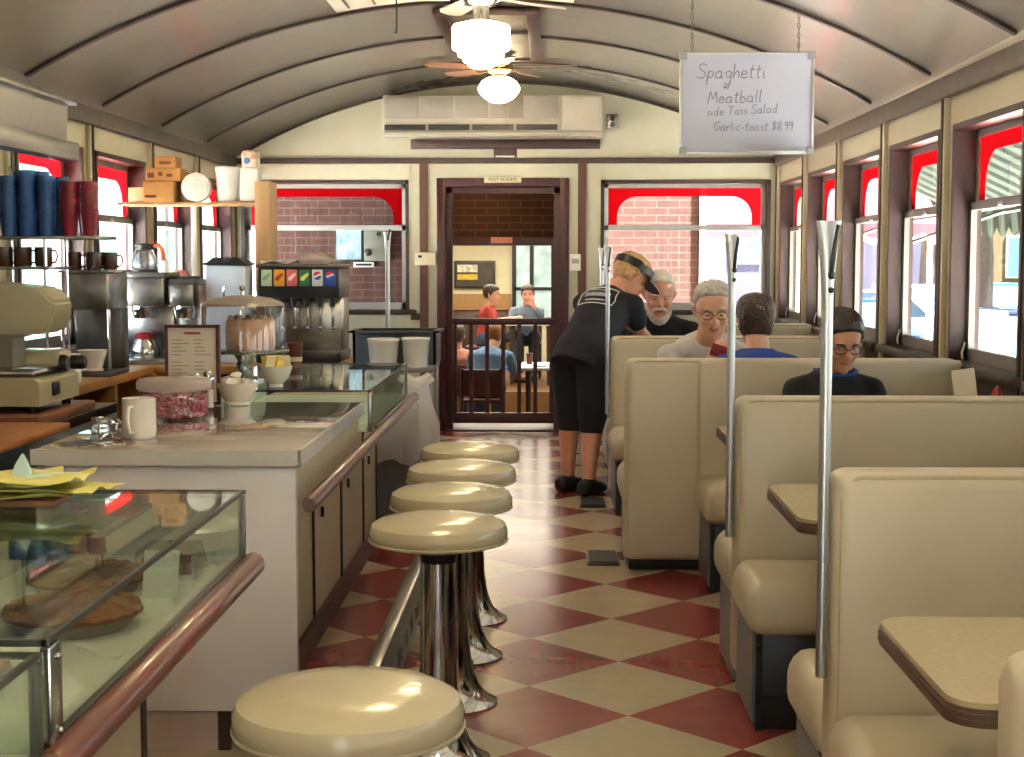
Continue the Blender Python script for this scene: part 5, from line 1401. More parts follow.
bt = thing('bus_tub', 'dark grey bus tub behind the two white buckets', 'tub', (-.86, 8.5, .8605))
M_tub = mat('dark_grey_tub', '55585c', .5)
b = MB()
b.box(-1.09, -.64, 8.32, 8.68, .8605, .868)
for a_ in ((-1.10, -1.085, 8.31, 8.69), (-.645, -.63, 8.31, 8.69), (-1.10, -.63, 8.31, 8.325), (-1.10, -.63, 8.675, 8.69)): b.box(*a_, .8605, 1.045)
b.build('tub', M_tub, bt)
b = MB()
for a_ in ((-1.12, -1.085, 8.295, 8.705), (-.645, -.61, 8.295, 8.705), (-1.12, -.61, 8.295, 8.325), (-1.12, -.61, 8.675, 8.705)): b.box(*a_, 1.04, 1.052)
b.build('rim', M_tub, bt)
bucket('white bucket in front of the bus tub, the wider and farther from the door', -.915, 8.2, .8605, .088, .155, 'white buckets')
bucket('white bucket in front of the bus tub, nearest the doorway', -.735, 8.205, .8605, .078, .16, 'white buckets')
tx, ty = -.80, 7.80
tc_ = thing('trash_can', 'grey trash can with a loose white plastic liner behind the last stools', 'trash can', (tx, ty, 0))
b = MB(); b.rings([[(tx + sx_ * w_, ty + sy_ * d_, z) for sx_, sy_ in ((-1, -1), (1, -1), (1, 1), (-1, 1))] for w_, d_, z in ((.12, .12, 0), (.145, .145, .66))]); bmesh.ops.bevel(b.bm, geom=[e for e in b.bm.edges], offset=.02, segments=3, affect='EDGES')
b.build('can', mat('grey_can_plastic', '6b6a6c', .5), tc_)
b = MB(); rs = []
rnd = random.Random(4)
for i, (k, z) in enumerate(((.185, .40), (.215, .45), (.22, .56), (.205, .66), (.18, .72), (.16, .80), (.19, .835), (.10, .80))):
    rs.append([(tx + .0 + k * math.cos(2 * PI * j / 28) * (1 + .07 * math.sin(j * 1.7 + i * 1.3)), ty + k * math.sin(2 * PI * j / 28) * (1 + .07 * math.sin(j * 2.3 + i)), z + .018 * math.sin(j * 1.3 + i * .8)) for j in range(28)])
b.rings(rs, cap=False); b.build('plastic_liner', film('white_liner_plastic', 'f2f0f0', .15), tc_)
# menu holder and ketchup on the far table by the window
mh = thing('menu_holder', 'cream menu holder standing at the window end of the table behind the reading woman\'s booth', 'menu holder', (1.70, 5.98, .7525))
MB().box(1.64, 1.76, 5.93, 6.03, .7525, .78, .004).build('base', M_dsteel, mh)
b = MB(); b.box(-.045, .045, -.008, .008, 0, .25, .002); b.xf(Matrix.Translation((1.70, 5.97, .765)) @ Matrix.Rotation(R(-8), 4, 'Y')); b.build('menu', mat('cream_card', 'd9cbb4', .5), mh)
b = MB(); b.box(-.02, .025, .010, .02, 0, .235, .002); b.xf(Matrix.Translation((1.72, 5.985, .765)) @ Matrix.Rotation(R(-8), 4, 'Y')); b.build('dark_menu', M_brown, mh)
kb = thing('ketchup_bottle', 'red squeeze bottle beside the menu holder at the window', 'bottle', (1.80, 5.99, .7525))
MB().lathe([(.001, 0), (.032, 0), (.034, .02), (.034, .12), (.026, .14), (.001, .14)], (1.81, 5.99, .7525), 22).build('bottle', M_redp, kb)
MB().lathe([(.024, .14), (.024, .155), (.006, .19), (.001, .192)], (1.81, 5.99, .7525), 18).build('nozzle_cap', M_redp, kb)
# ------------------------------------------------------------------ people
def skinmat(name, col): return mat(name, col, .5, var=.05, nscale=14)
def loft(b, pts, radii, lat, seg=20, capr=True):
    """elliptical tube: radii = (across lat, across the other way)"""
    pts = [V(p) for p in pts]; n = len(pts); rs = []
    for i in range(n):
        t_ = (pts[min(i + 1, n - 1)] - pts[max(i - 1, 0)]).normalized()
        l = V(lat[i]) if isinstance(lat, list) else V(lat)
        l = (l - t_ * l.dot(t_)).normalized(); w_ = t_.cross(l)
        rs.append([pts[i] + l * (radii[i][0] * math.cos(2 * PI * k / seg)) + w_ * (radii[i][1] * math.sin(2 * PI * k / seg)) for k in range(seg)])
    b.rings(rs)
def ctube(b, pts, rad, seg=14):
    """limb: tapered tube with balls at its joints"""
    b.tube(pts, rad, seg)
    for p, r in zip(pts, rad): b.ball(p, r * .985, 14, 8)
def remeshed(b, name, mats, parent, voxel, smooth=2):
    bmesh.ops.recalc_face_normals(b.bm, faces=b.bm.faces)
    me = bpy.data.meshes.new(name); b.bm.to_mesh(me); b.bm.free()
    ob = bpy.data.objects.new(name, me); COL.objects.link(ob)
    m = ob.modifiers.new('merge', 'REMESH'); m.mode = 'VOXEL'; m.voxel_size = voxel; m.use_smooth_shade = True
    if smooth:
        sm = ob.modifiers.new('soften', 'SMOOTH'); sm.factor = .5; sm.iterations = smooth
    bpy.context.view_layer.update()
    me2 = bpy.data.meshes.new_from_object(ob.evaluated_get(bpy.context.evaluated_depsgraph_get()))
    bpy.data.objects.remove(ob); bpy.data.meshes.remove(me)
    o_ = V((0, 0, 0)); q = parent
    while q is not None: o_ += q.location; q = q.parent
    me2.transform(Matrix.Translation(-o_))
    me2.name = name; me2.materials.clear()
    for mm in (mats if isinstance(mats, (list, tuple)) else [mats]): me2.materials.append(mm)
    for p in me2.polygons: p.use_smooth = True; p.material_index = 0
    o = bpy.data.objects.new(name, me2); COL.objects.link(o); o.parent = parent
    return o
HEAD = ((-.120, .020, .074, -.035), (-.112, .032, .084, -.02), (-.10, .043, .090, -.005), (-.078, .054, .092, .025), (-.05, .063, .091, .058), (-.02, .069, .091, .083), (.01, .073, .091, .095), (.04, .0755, .0935, .101), (.07, .073, .089, .098), (.092, .063, .074, .084), (.108, .046, .052, .062), (.117, .026, .028, .034), (.120, .008, .009, .010))
def head_ring(z, w_, f, bk, n=40, off=0):
    yc, hd_ = (bk - f) / 2, (bk + f) / 2
    out = []
    for k in range(n):
        a = 2 * PI * k / n
        c, s_ = math.cos(a), math.sin(a)
        x = (w_ + off) * (abs(s_) ** .88) * (1 if s_ >= 0 else -1)
        y = yc - (hd_ + off) * (abs(c) ** .92) * (1 if c >= 0 else -1)
        if off == 0:
            for sx in (-1, 1):                      # eye sockets
                d = ((x - sx * .031) / .017) ** 2 + ((z - .004) / .015) ** 2
                if y < 0: y += .010 * math.exp(-d)
        out.append((x, y, z))
    return out
def lerp_head(n=26):
    out = []
    for i in range(n):
        u = i / (n - 1) * (len(HEAD) - 1); k = min(int(u), len(HEAD) - 2); f = u - k
        out.append(tuple(HEAD[k][j] * (1 - f) + HEAD[k + 1][j] * f for j in range(4)))
    return out
HEADS = lerp_head()
def hand(b, wr, d, n, s, curl=.5, side=1):
    """wrist, pointing direction, palm normal (towards which fingers curl); side=+1 puts the thumb along d x n"""
    wr, d, n = V(wr), V(d).normalized(), V(n); n = (n - d * n.dot(d)).normalized(); l = d.cross(n) * side
    loft(b, [wr - d * .01 * s, wr + d * .03 * s, wr + d * .065 * s, wr + d * .092 * s], [(.027 * s, .019 * s), (.037 * s, .016 * s), (.042 * s, .015 * s), (.040 * s, .012 * s)], l, 16)
    for i, (o_, L) in enumerate(((.030, .072), (.0105, .082), (-.0095, .077), (-.029, .058))):
        p0 = wr + d * (.088 - .004 * abs(i - 1)) * s + l * o_ * s
        a1, a2, a3 = curl * .6 + i * .05, curl * 1.5 + i * .06, curl * 2.2
        p1 = p0 + (d * math.cos(a1) + n * math.sin(a1)) * L * .45 * s + l * o_ * .12 * s
        p2 = p1 + (d * math.cos(a2) + n * math.sin(a2)) * L * .32 * s
        p3 = p2 + (d * math.cos(a3) + n * math.sin(a3)) * L * .26 * s
        ctube(b, [p0, p1, p2, p3], [.0098 * s, .0092 * s, .0085 * s, .0072 * s], 10)
    t0 = wr + d * .022 * s + l * .030 * s
    t1 = t0 + (d * .55 + l * .65 + n * .25).normalized() * .042 * s
    t2 = t1 + (d * .80 + l * .25 + n * .45 * (1 + curl * .3)).normalized() * .036 * s
    t3 = t2 + (d * .9 - l * .05 + n * .5).normalized() * .026 * s
    ctube(b, [t0, t1, t2, t3], [.014 * s, .0125 * s, .0105 * s, .0085 * s], 10)

def person(label, floor_z, J, s, hs, skin, shirt, pants, shoes, hair, sleeve=.55, pant=1.0, voxel=.0085, extras=(), group=None, hands=None, belly=1.0):
    """J holds world joints; lat points to the person's own left"""
    for k in list(J):
        if k not in ('lat', 'hf', 'hu'): J[k] = V(J[k])
    pel, neck, head = J['pelvis'], J['neck'], J['head']
    root = thing('person', label, 'person', (pel.x, pel.y, floor_z), group)
    lat = V(J['lat']).normalized()
    up = (neck - pel).normalized()
    fwd = lat.cross(up).normalized()          # person's front
    if J.get('hf'): hf = V(J['hf']).normalized()
    else: hf = fwd
    hu0 = V(J['hu']) if J.get('hu') else V((0, 0, 1))
    hu = (hu0 - hf * hu0.dot(hf)).normalized(); hx = hf.cross(hu)
    HM = Matrix(((hx.x, -hf.x, hu.x, head.x), (hx.y, -hf.y, hu.y, head.y), (hx.z, -hf.z, hu.z, head.z), (0, 0, 0, 1)))
    hp = lambda x, y, z: HM @ V((x * hs, y * hs, z * hs))
    mid = pel.lerp(neck, .5) + J.get('bend', V((0, 0, 0)))
    sp = [pel - up * .10 * s, pel, pel.lerp(mid, .5), mid, mid.lerp(neck, .5), neck - up * .055 * s, neck]
    rad = [(.13, .10), (.155, .115), (.145, .105 * belly), (.148, .105 * belly), (.165, .11), (.15, .085), (.062, .058)]
    sh = {}
    for q, k in ((1, 'l'), (-1, 'r')):
        sh[k] = J.get('sh_' + k) or (neck + lat * q * .165 * s - up * .085 * s)
    # one continuous body
    b = MB()
    loft(b, sp, [(r[0] * s * .95, r[1] * s * .95) for r in rad], lat)
    hb = hp(0, .03, -.07)
    loft(b, [neck - up * .03 * s, neck.lerp(hb, .5), hb], [(.062 * s, .06 * s), (.055 * hs, .056 * hs), (.05 * hs, .055 * hs)], hx)
    for k in 'lr':
        ctube(b, [sh[k], J['el_' + k], J['wr_' + k]], [.050 * s, .040 * s, .027 * s])
        hd_ = (hands or {}).get(k, {})
        d = V(hd_.get('d', (J['wr_' + k] - J['el_' + k]))); n = V(hd_.get('n', (0, 0, -1)))
        hand(b, J['wr_' + k], d, n, s * 1.02, hd_.get('curl', .45), hd_.get('side', 1 if k == 'l' else -1))
        ctube(b, [J['hp_' + k], J['kn_' + k], J['kn_' + k].lerp(J['an_' + k], .3), J['an_' + k]], [.085 * s, .058 * s, .055 * s, .036 * s])
        an, toe = J['an_' + k], J['toe_' + k]
        ctube(b, [an, an.lerp(toe, .5) + V((0, 0, -.02)), toe], [.036 * s, .034 * s, .026 * s])
    b.rings([[hp(*p) for p in head_ring(*h)] for h in HEADS])
    b.tube([hp(0, -.086, .022), hp(0, -.100, -.005), hp(0, -.114, -.026)], [.008 * hs, .0105 * hs, .0125 * hs], 10)
    b.ball(hp(0, -.112, -.029), .0135 * hs, 12, 8)
    for q in (-1, 1):
        b.ball(hp(q * .012, -.100, -.033), .0095 * hs, 10, 6)
        b.tube([hp(q * .012, -.092, .023), hp(q * .030, -.093, .028), hp(q * .048, -.080, .022)], [.006 * hs, .008 * hs, .005 * hs], 8)
        b.ball(hp(q * .040, -.074, -.030), .020 * hs, 12, 8)
        e = [hp(q * .072, .006, .022), hp(q * .082, .016, .016), hp(q * .081, .016, -.010), hp(q * .072, .006, -.030)]
        b.tube(e, [.008 * hs, .012 * hs, .010 * hs, .007 * hs], 8)
    b.tube([hp(-.022, -.084, -.058), hp(0, -.096, -.055), hp(.022, -.084, -.058)], [.004 * hs, .0075 * hs, .004 * hs], 8)
    b.tube([hp(-.020, -.083, -.066), hp(0, -.095, -.068), hp(.020, -.083, -.066)], [.004 * hs, .0085 * hs, .004 * hs], 8)
    b.ball(hp(0, -.080, -.102), .020 * hs, 12, 8)
    body = remeshed(b, 'body', [skin, M_lip], root, voxel, 2)
    inv = HM.inverted()
    for p in body.data.polygons:
        q = inv @ (p.center + root.location)
        if abs(q.x) < .019 * hs and -.070 * hs < q.z < -.056 * hs and q.y < -.080 * hs: p.material_index = 1
    for q in (-1, 1):
        e = MB(); e.ball(hp(q * .031, -.0745, .001), (.0115 * hs, .0115 * hs, .0062 * hs), 14, 10)
        e.mi = 1; e.ball(hp(q * .031, -.0808, -.0005), (.0055 * hs, .0058 * hs, .0052 * hs), 10, 6); e.build('eye', [M_eyew, M_eyed], body)
        e = MB(); e.tube([hp(q * .014, -.0965, .023), hp(q * .030, -.0985, .0285), hp(q * .048, -.0845, .022)], [.0028 * hs, .0036 * hs, .0018 * hs], 7); e.build('eyebrow', hair.get('brow', hair['m']), body)
    # clothes
    b = MB()
    g = .014
    loft(b, sp[0 if J.get('untucked', True) else 1:], [(r[0] * s + g, r[1] * s + g) for r in rad][0 if J.get('untucked', True) else 1:], lat)
    for k in 'lr':
        arm = J['el_' + k] - sh[k]
        ctube(b, [neck - up * .035 * s, sh[k] + up * .012 * s], [.046 * s, .046 * s])
        if sleeve <= 1: ctube(b, [sh[k], sh[k] + arm * sleeve], [.058 * s, .056 * s])
        else: ctube(b, [sh[k], J['el_' + k], J['el_' + k].lerp(J['wr_' + k], sleeve - 1)], [.058 * s, .050 * s, .040 * s])
    so = remeshed(b, 'shirt', shirt, root, max(voxel, .010), 3)
    b = MB()
    loft(b, [pel - up * .11 * s, pel, pel.lerp(mid, .35)], [(.15 * s, .125 * s), (.170 * s, .130 * s), (.155 * s, .118 * s * max(1, belly * .9))], lat)
    for k in 'lr':
        if pant > 1.0: ctube(b, [J['hp_' + k], J['kn_' + k], J['kn_' + k].lerp(J['an_' + k], pant - 1)], [.105 * s, .078 * s, .068 * s])
        else: ctube(b, [J['hp_' + k], J['hp_' + k].lerp(J['kn_' + k], pant)], [.105 * s, .085 * s])
    remeshed(b, 'trousers', pants, root, max(voxel, .011), 3)
    for k in 'lr':
        an, toe = J['an_' + k], J['toe_' + k]
        d = (toe - an); d.z = 0; d.normalize()
        heel = V((an.x, an.y, floor_z)) - d * .075 * s; tip = V((toe.x, toe.y, floor_z)) + d * .04 * s
        side = V((-d.y, d.x, 0)); L = (tip - heel).length
        b = MB()
        loft(b, [heel + V((0, 0, .045 * s)), heel + d * .02 * s + V((0, 0, .045 * s)), heel + d * L * .4 + V((0, 0, .043 * s)), heel + d * L * .75 + V((0, 0, .034 * s)), tip + V((0, 0, .028 * s))], [(.026 * s, .036 * s), (.045 * s, .046 * s), (.047 * s, .044 * s), (.053 * s, .036 * s), (.028 * s, .024 * s)], side)
        ctube(b, [an + V((0, 0, -.012)), an + V((0, 0, -.035))], [.044 * s, .050 * s])
        so_ = remeshed(b, 'shoe', shoes, root, .010, 2)
    # hair
    hm = hair['m']; off = hair.get('t', .012)
    b = MB(); rs = []
    zl = hair.get('low', -.05)
    for (z, w_, f, bk) in HEADS:
        if z < zl: continue
        ring = head_ring(z, w_, f, bk, 40, off * (1 if z < .108 else 1))
        zz = z + (off if z > .10 else off * max(0, (z - .04) / .06))
        fr_ = hair.get('front', .070); top = hair.get('hairline', .075)
        out = []
        for i, (x, y, _) in enumerate(ring):
            tm = hair.get('temple', -.02)
            ht_ = top + .022 * (1 - (min(abs(x), .07) / .07) ** 2) - .008
            lim = -.2 if z > ht_ else (tm - (.095 + tm) * max(0, z / top) ** 2.5 if z > .0 else hair.get('nape', .02))
            if y < lim: y = lim; x *= .84
            wob = 1 + hair.get('rough', .02) * math.sin(i * 2.7 + z * 190) 
            out.append(hp(x * wob, y * wob, zz))
        rs.append(out)
    b.rings(rs)
    if hair.get('bun'): b.ball(hp(0, .105, -.02), (.045 * hs, .04 * hs, .05 * hs), 14, 10)
    if hair.get('bangs'):
        for i in range(9):
            a = -1.1 + 2.2 * i / 8; b.tube([hp(.062 * math.sin(a), -.085 * math.cos(a) + .0, .098), hp(.078 * math.sin(a), -.102 * math.cos(a), .07), hp(.080 * math.sin(a * 1.1), -.102 * math.cos(a * 1.1), .045)], [.014 * hs, .012 * hs, .004 * hs], 7)
    if hair.get('long'):
        for i in range(13):
            a = R(70 + 220 * i / 12); b.tube([hp(.075 * math.sin(a), -.09 * math.cos(a) * -1 * -1, .05), hp(.090 * math.sin(a), -.105 * math.cos(a), -.02), hp(.086 * math.sin(a), -.10 * math.cos(a), hair['long'])], [.02 * hs, .022 * hs, .012 * hs], 8)
    remeshed(b, 'hair', hm, root, .008, 1)
    for kind, m in extras:
        if kind == 'glasses':
            b = MB()
            for q in (-1, 1):
                b.tube([hp(q * .031 + .024 * math.cos(a) , -.100 - .006 * abs(math.cos(a)) * 0 + .004 * (1 + q * math.cos(a)) * .5, .001 + .018 * math.sin(a)) for a in [2 * PI * i / 20 for i in range(20)]], .0022 * hs, 6, closed=True)
                b.tube([hp(q * .055, -.094, .006), hp(q * .076, -.06, .008), hp(q * .079, .004, .008)], .0022 * hs, 6)
            b.tube([hp(-.008, -.104, .003), hp(0, -.108, .006), hp(.008, -.104, .003)], .0022 * hs, 6)
            b.build('glasses', m, root)
        if kind == 'moustache':
            b = MB()
            for q in (-1, 1): b.tube([hp(q * .002, -.104, -.046), hp(q * .018, -.102, -.049), hp(q * .034, -.088, -.062), hp(q * .036, -.082, -.085)], [.009 * hs, .011 * hs, .009 * hs, .006 * hs], 8)
            remeshed(b, 'moustache', m, root, .006, 1)
        if kind == 'beard':
            b = MB()
            for i in range(9):
                a = -1.25 + 2.5 * i / 8
                b.tube([hp(.062 * math.sin(a), .0 - .088 * math.cos(a), -.060 - .035 * math.cos(a)), hp(.056 * math.sin(a), -.090 * math.cos(a), -.095 - .02 * math.cos(a)), hp(.040 * math.sin(a), -.075 * math.cos(a) - .01, -.125 - .02 * math.cos(a))], [.012 * hs, .014 * hs, .007 * hs], 8)
            remeshed(b, 'beard', m, root, .007, 1)
        if kind == 'visor':
            b = MB(); rs = []
            for zz, o2 in ((.030, .016), (.030, .019), (.075, .020), (.075, .016)):
                h = (zz, .0755, .0935, .101); rs.append([hp(x, y, z + (.012 if y > 0 else -.0) + y * -.10) for x, y, z in head_ring(*h, 40, o2)])
            b.rings(rs, loop=True)
            vb = b.build('visor_band', m, root)
            b = MB(); pts = []
            for i in range(15):
                a = -1.15 + 2.3 * i / 14; pts.append((a, .092 * math.sin(a), -.112 * math.cos(a)))
            r0 = [hp(x, y + .004, .048) for a, x, y in pts]; r1 = [hp(x * 1.12, y - .085 * math.cos(a) ** .7 if math.cos(a) > 0 else y, .026 - .012 * math.cos(a)) for a, x, y in pts]
            r2 = [p + hu * -.004 for p in r1]; r3 = [p + hu * -.004 for p in r0]
            b.rings([r0, r1, r2, r3], closed=False, loop=True); b.build('brim', m, vb)
            b = MB(); b.tube([p + hu * -.001 for p in r1], .0022, 5); b.build('brim_edge', M_white, vb)
    return root
M_lip = mat('lip_skin', 'a86a5e', .45)
M_eyew = mat('eye_white', 'b5aca6', .3, var=.01); M_eyed = mat('eye_dark', '2a201c', .2)
SK1 = skinmat('fair_pink_skin', 'c98f78'); SK2 = skinmat('tan_skin', 'bf8d76'); SK3 = skinmat('light_skin', 'cf9f86')
M_hgrey = mat('grey_hair', 'a9a49e', .7, var=.2, nscale=40, bump=.5, bscale=90)
M_hwhite = mat('white_hair', 'd6d2cb', .7, var=.12, nscale=40, bump=.5, bscale=90)
M_hdark = mat('dark_brown_hair', '2a1c18', .45, var=.3, nscale=40, bump=.5, bscale=90)
M_hbrown = mat('brown_hair', '3e2a22', .5, var=.3, nscale=40, bump=.5, bscale=90)
M_hblond = mat('blond_hair', 'b08a58', .55, var=.25, nscale=40, bump=.5, bscale=90)
M_blackcl = mat('black_cloth', '131316', .8, var=.15, bump=.2, bscale=18)
M_navy = mat('navy_cloth', '131726', .8, var=.2, bump=.25, bscale=14)
M_greycl = mat('light_grey_cloth', 'b9b8ba', .85, var=.06, bump=.25, bscale=16)
M_bluecl = mat('royal_blue_cloth', '243f8f', .8, var=.1, bump=.25, bscale=16)
M_jean = mat('denim_cloth', '3a4a66', .85, var=.15)
M_shoe = mat('black_shoe', '101012', .5)
M_khaki = mat('khaki_cloth', '8a7a5e', .85)
def seated(x, y, fz, seat, fy, neck, head, shw, s, hand_l, hand_r, el_drop=.27, el_out=.06, spread=.1):
    """joints for someone sitting at (x, y) facing fy (-1 towards the camera, +1 away)"""
    lat = V((1, 0, 0)) if fy < 0 else V((-1, 0, 0)); f = V((0, fy, 0))
    pel = V((x, y, seat + .10 * s)); J = {'lat': lat, 'pelvis': pel, 'neck': V(neck), 'head': V(head)}
    for q, k in ((1, 'l'), (-1, 'r')):
        sh_ = V(neck) + lat * q * shw + V((0, 0, -.088 * s)); J['sh_' + k] = sh_
        hd_ = V(hand_l if q > 0 else hand_r); J['wr_' + k] = hd_
        m_ = sh_.lerp(hd_, .5); J['el_' + k] = V((m_.x, m_.y, m_.z)) + lat * q * el_out + V((0, 0, -el_drop * .35)) - f * .05
        J['hp_' + k] = pel + lat * q * .095 * s - V((0, 0, .015))
        J['kn_' + k] = pel + lat * q * spread * s + f * .43 * s + V((0, 0, .01)); kx_ = J['kn_' + k]
        J['an_' + k] = V((kx_.x, kx_.y - f.y * .02, fz + .085 * s)); J['toe_' + k] = J['an_' + k] + f * .14 * s + V((0, 0, -.05 * s))
    return J
# the reading woman
J = seated(1.24, 6.50, 0, .475, -1, (1.24, 6.43, .975), (1.250, 6.335, 1.112), .165, 1.0, (1.33, 6.13, .80), (1.14, 6.13, .80))
J['hf'] = (.12, -.90, -.42)
wa = person('woman with dark tied back hair and glasses in a black top, looking down', 0, J, 1.0, 1.03, SK2, M_blackcl, M_jean, M_shoe, {'m': M_hdark, 't': .010, 'low': -.06, 'hairline': .082, 'temple': -.045, 'bun': True}, 1.75, 1.9, extras=(('glasses', mat('dark_glasses_frame', '2a1a1a', .3)),))
b = MB()
ny_ = V((1.242, 6.385, .985))
b.tube([(1.242 + .088 * math.sin(a), 6.405 - .075 * math.cos(a), .972 + .012 * math.cos(a) * -1) for a in [-1.9 + 3.8 * i / 16 for i in range(17)]], .009, 8); b.build('blue_collar', M_bluecl, wa)
# grey haired man opposite the woman in blue
J = seated(.87, 8.36, 0, .475, -1, (.865, 7.98, 1.035), (.862, 7.79, 1.19), .215, 1.15, (.98, 7.62, .845), (.835, 7.62, .925), el_drop=.5, el_out=.07)
J['hf'] = (.0, -.95, -.24)
mb_ = person('grey haired man with glasses in a light grey shirt, holding a red thing', 0, J, 1.15, 1.20, SK3, M_greycl, M_jean, M_shoe, {'m': M_hgrey, 't': .009, 'low': -.02, 'hairline': .088, 'temple': -.02, 'brow': M_hgrey, 'rough': .035}, .9, 1.9, extras=(('glasses', mat('thin_metal_frame', '6a6462', .3, .6)),), hands={'r': {'d': (.35, -.3, .55), 'n': (.6, .6, 0), 'curl': .8}}, belly=1.2)
rp = thing('red_case', 'dark red phone case in the hand of the grey haired man', 'phone', (.875, 7.55, .97))
b = MB(); b.box(-.045, .045, -.007, .007, -.03, .035, .006); b.xf(Matrix.Translation((.872, 7.545, .985)) @ Matrix.Rotation(R(18), 4, 'Y')); b.build('case', mat('dark_red_case', '7c1422', .4), rp)
# white bearded man further on
J = seated(.76, 10.12, 0, .475, -1, (.745, 9.88, 1.08), (.730, 9.74, 1.225), .215, 1.15, (.90, 9.62, .82), (.66, 9.62, .82))
J['hf'] = (-.05, -.93, -.26)
person('heavy man with white hair, moustache and beard in a black shirt', 0, J, 1.15, 1.24, SK1, M_blackcl, M_khaki, M_shoe, {'m': M_hwhite, 't': .006, 'low': -.02, 'hairline': .096, 'temple': -.0, 'brow': M_hwhite}, .9, 1.9, extras=(('moustache', M_hwhite), ('beard', mat('grey_white_beard', 'bdb6ae', .8, var=.15, nscale=40, bump=.5, bscale=90))), belly=1.35)
# woman in blue, seen from behind
J = seated(1.02, 7.20, 0, .475, 1, (1.02, 7.24, 1.02), (1.018, 7.28, 1.15), .17, 1.02, (.90, 7.62, .80), (1.14, 7.62, .80))
J['hf'] = (-.12, .95, -.15)
person('person with dark brown hair in a royal blue shirt, seen from behind', 0, J, 1.02, 1.03, SK3, M_bluecl, M_jean, M_shoe, {'m': M_hbrown, 't': .016, 'low': -.075, 'hairline': .065, 'nape': -.01, 'rough': .05}, .9, 1.9)
# the waitress leaning over the next table
J = {'lat': V((-.83, .56, 0)), 'pelvis': V((.215, 9.13, .88)), 'neck': V((.415, 9.36, 1.25)), 'head': V((.515, 9.415, 1.345)), 'hf': (.80, .18, -.55), 'hu': (.35, .25, 1),
     'hp_l': V((.135, 9.17, .84)), 'hp_r': V((.29, 9.07, .84)), 'kn_l': V((.135, 9.24, .47)), 'kn_r': V((.275, 9.10, .47)), 'an_l': V((.125, 9.22, .09)), 'an_r': V((.255, 9.07, .09)),
     'toe_l': V((.22, 9.31, .035)), 'toe_r': V((.325, 9.17, .035)),
     'el_l': V((.56, 9.55, 1.03)), 'wr_l': V((.72, 9.66, .83)), 'el_r': V((.575, 9.28, 1.00)), 'wr_r': V((.735, 9.53, .845))}
ww = person('waitress in dark navy uniform and black visor leaning over a table', 0, J, 1.14, 1.14, SK1, M_navy, mat('dark_navy_shorts', '10131f', .85, var=.2), M_shoe, {'m': M_hblond, 't': .014, 'low': -.05, 'hairline': .06, 'nape': .0, 'bun': False, 'rough': .04}, .62, 1.12, extras=(('visor', M_blackp),))
# print on the back of her shirt
up_ = (J['neck'] - J['pelvis']).normalized(); la_ = J['lat'].normalized(); fw_ = la_.cross(up_).normalized()
dgp = bpy.context.evaluated_depsgraph_get()
shirt_o = [c for c in ww.children if c.name.startswith('shirt')][0]
def on_back(u, v_):
    """point on the back surface of the shirt"""
    p = J['pelvis'].lerp(J['neck'], v_) + la_ * u - fw_ * .4
    o_ = p - ww.location
    ok, loc, nrm, _i = shirt_o.ray_cast(o_, fw_)
    return (loc + nrm * .003 + ww.location) if ok else (p + fw_ * .27)
def back_patch(u0, u1, v0, v1, m, nm, nu=8):
    b = MB(); g = [[on_back(u0 + (u1 - u0) * i / nu, v0 + (v1 - v0) * j / 3) for i in range(nu + 1)] for j in range(4)]
    for j in range(3):
        for i in range(nu): b.quad(g[j][i], g[j][i + 1], g[j + 1][i + 1], g[j + 1][i])
    return b.build(nm, m, shirt_o)
bpy.context.view_layer.update()
b = MB()
path = [(-.12, .60), (.12, .60), (.13, .68), (.11, .86), (.0, .90), (-.11, .86), (-.13, .68)]
pts = []
for i in range(len(path)):
    a_, c_ = path[i], path[(i + 1) % len(path)]
    for k in range(6): pts.append(on_back(a_[0] + (c_[0] - a_[0]) * k / 6, a_[1] + (c_[1] - a_[1]) * k / 6))
b.tube(pts, .0035, 5, closed=True); b.build('print_outline', M_white, shirt_o)
M_pgrey = mat('grey_print_band', '9aa0a8', .7, var=.3, nscale=40)
back_patch(-.09, .09, .71, .77, M_pgrey, 'print_band'); back_patch(-.07, .07, .645, .66, M_white, 'print_line'); back_patch(-.06, .06, .82, .845, M_pgrey, 'print_band')
# people in the back dining room
J = seated(-.64, 15.42, -.45, .02, 1, (-.60, 15.56, .53), (-.57, 15.66, .64), .19, 1.05, (-.72, 15.85, .33), (-.44, 15.85, .33))
person('person in a light blue shirt in the back room, seen from behind through the gate', -.45, J, 1.05, 1.1, SK3, mat('light_blue_cloth', '6f97c4', .8, var=.15, bump=.2), M_jean, M_shoe, {'m': mat('ginger_hair', '9a6a40', .6, var=.2), 't': .010, 'low': -.06, 'hairline': .07}, 1.8, 1.9, voxel=.014)
J = seated(-.80, 19.05, -.12, .355, 1, (-.76, 19.06, .87), (-.73, 19.06, 1.0), .17, 1.0, (-.50, 18.98, .69), (-.50, 19.16, .69))
la = V((0, 1, 0)); J['lat'] = la
f_ = V((1, 0, 0))
for q, k in ((1, 'l'), (-1, 'r')):
    J['sh_' + k] = J['neck'] + la * q * .17 + V((0, 0, -.055)); J['wr_' + k] = V((-.47, 19.05 + q * .10, .70)); J['el_' + k] = V((-.68, 19.05 + q * .2, .66))
    J['hp_' + k] = J['pelvis'] + la * q * .09; J['kn_' + k] = J['pelvis'] + la * q * .1 + f_ * .40; J['an_' + k] = J['kn_' + k] + V((0, 0, -.46)); J['toe_' + k] = J['an_' + k] + f_ * .13 + V((0, 0, -.05))
J['hf'] = (1, -.15, -.1)
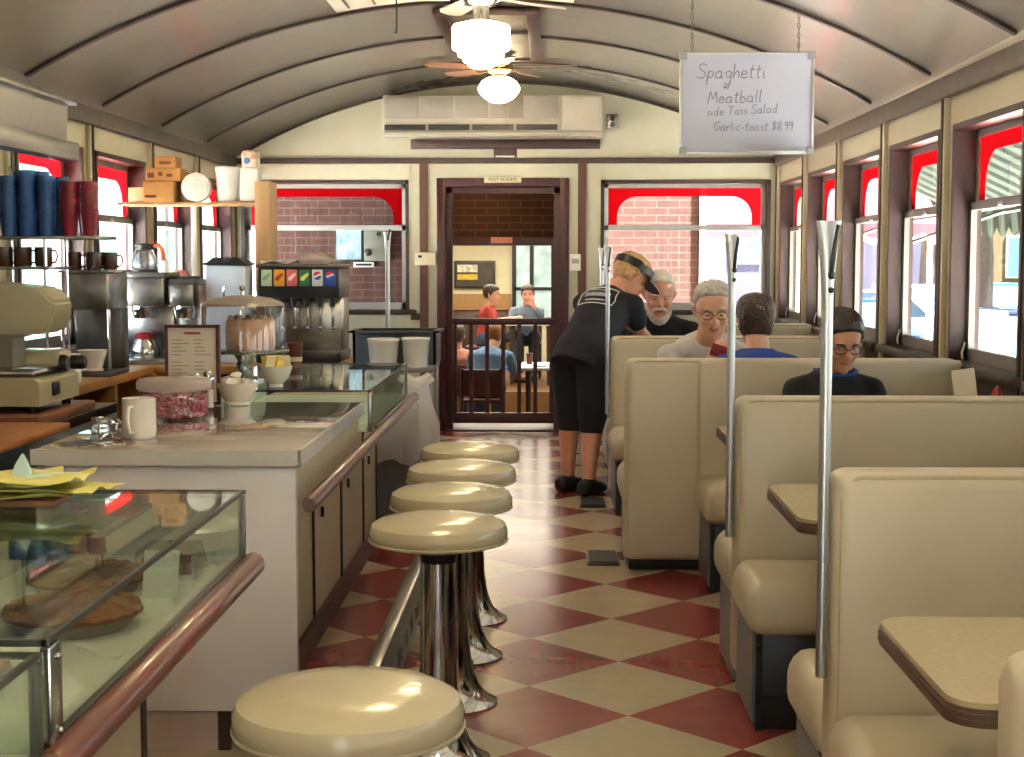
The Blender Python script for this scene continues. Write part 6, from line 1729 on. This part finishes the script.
person('person in a red shirt at the back room table, in profile', -.12, J, 1.0, 1.05, SK2, mat('brick_red_cloth', 'a8383a', .8, var=.1), M_jean, M_shoe, {'m': M_hdark, 't': .012, 'low': -.05, 'hairline': .07}, .8, 1.9, voxel=.014)
J = seated(-.28, 19.62, -.12, .355, -1, (-.28, 19.55, .86), (-.265, 19.48, .995), .18, 1.0, (-.20, 19.40, .86), (-.40, 19.25, .70))
J['hf'] = (.0, -1, -.1)
person('person in a grey blue shirt facing the camera at the back room table', -.12, J, 1.0, 1.05, SK2, mat('grey_blue_cloth', '6a7a8c', .8, var=.1), M_jean, M_shoe, {'m': M_hdark, 't': .010, 'low': -.03, 'hairline': .07}, 1.6, 1.9, voxel=.014, hands={'l': {'d': (-.2, -.1, 1), 'n': (0, 1, 0), 'curl': .6}})
J = seated(-1.02, 16.05, -.45, .02, 1, (-.99, 16.0, .50), (-.985, 16.02, .63), .17, 1.0, (-1.1, 16.4, .3), (-.88, 16.4, .3))
person('person in a salmon top half hidden by the left door frame', -.45, J, 1.0, 1.05, SK3, mat('salmon_cloth', 'd08a78', .8), M_jean, M_shoe, {'m': M_hbrown, 't': .012, 'low': -.06, 'hairline': .07}, .9, 1.9, voxel=.014)
dchair('maroon dining chair under the person in the salmon top', -1.03, 16.05, -.45, PI, 'back room chairs')
# a few table things in the back room
def plate(label, x, y, z):
    t_ = MB().lathe([(.001, .002), (.07, .002), (.11, .014), (.108, .017), (.07, .007), (.001, .007)], (x, y, z), 26).build('dinner_plate', M_ceram, at=(x, y, z)); return tag(t_, label, 'plate', 'back room plates')
plate('white plate on the lower back room table', -.08, 15.9, .3105)
tb2 = thing('brown_tumbler', 'brown tumbler on the lower back room table', 'tumbler', (-.2, 16.2, .3105)); MB().lathe([(.001, 0), (.03, 0), (.036, .12), (.001, .12)], (-.2, 16.2, .3105), 18).build('body', MATS['red_brown_plastic'], tb2)
nd = thing('napkin_dispenser', 'blue white napkin dispenser on the lower back room table', 'dispenser', (.1, 16.1, .3105)); MB().box(.05, .15, 16.05, 16.15, .3105, .43, .01).build('body', mat('pale_blue_metal', 'a9bcd8', .3), nd)
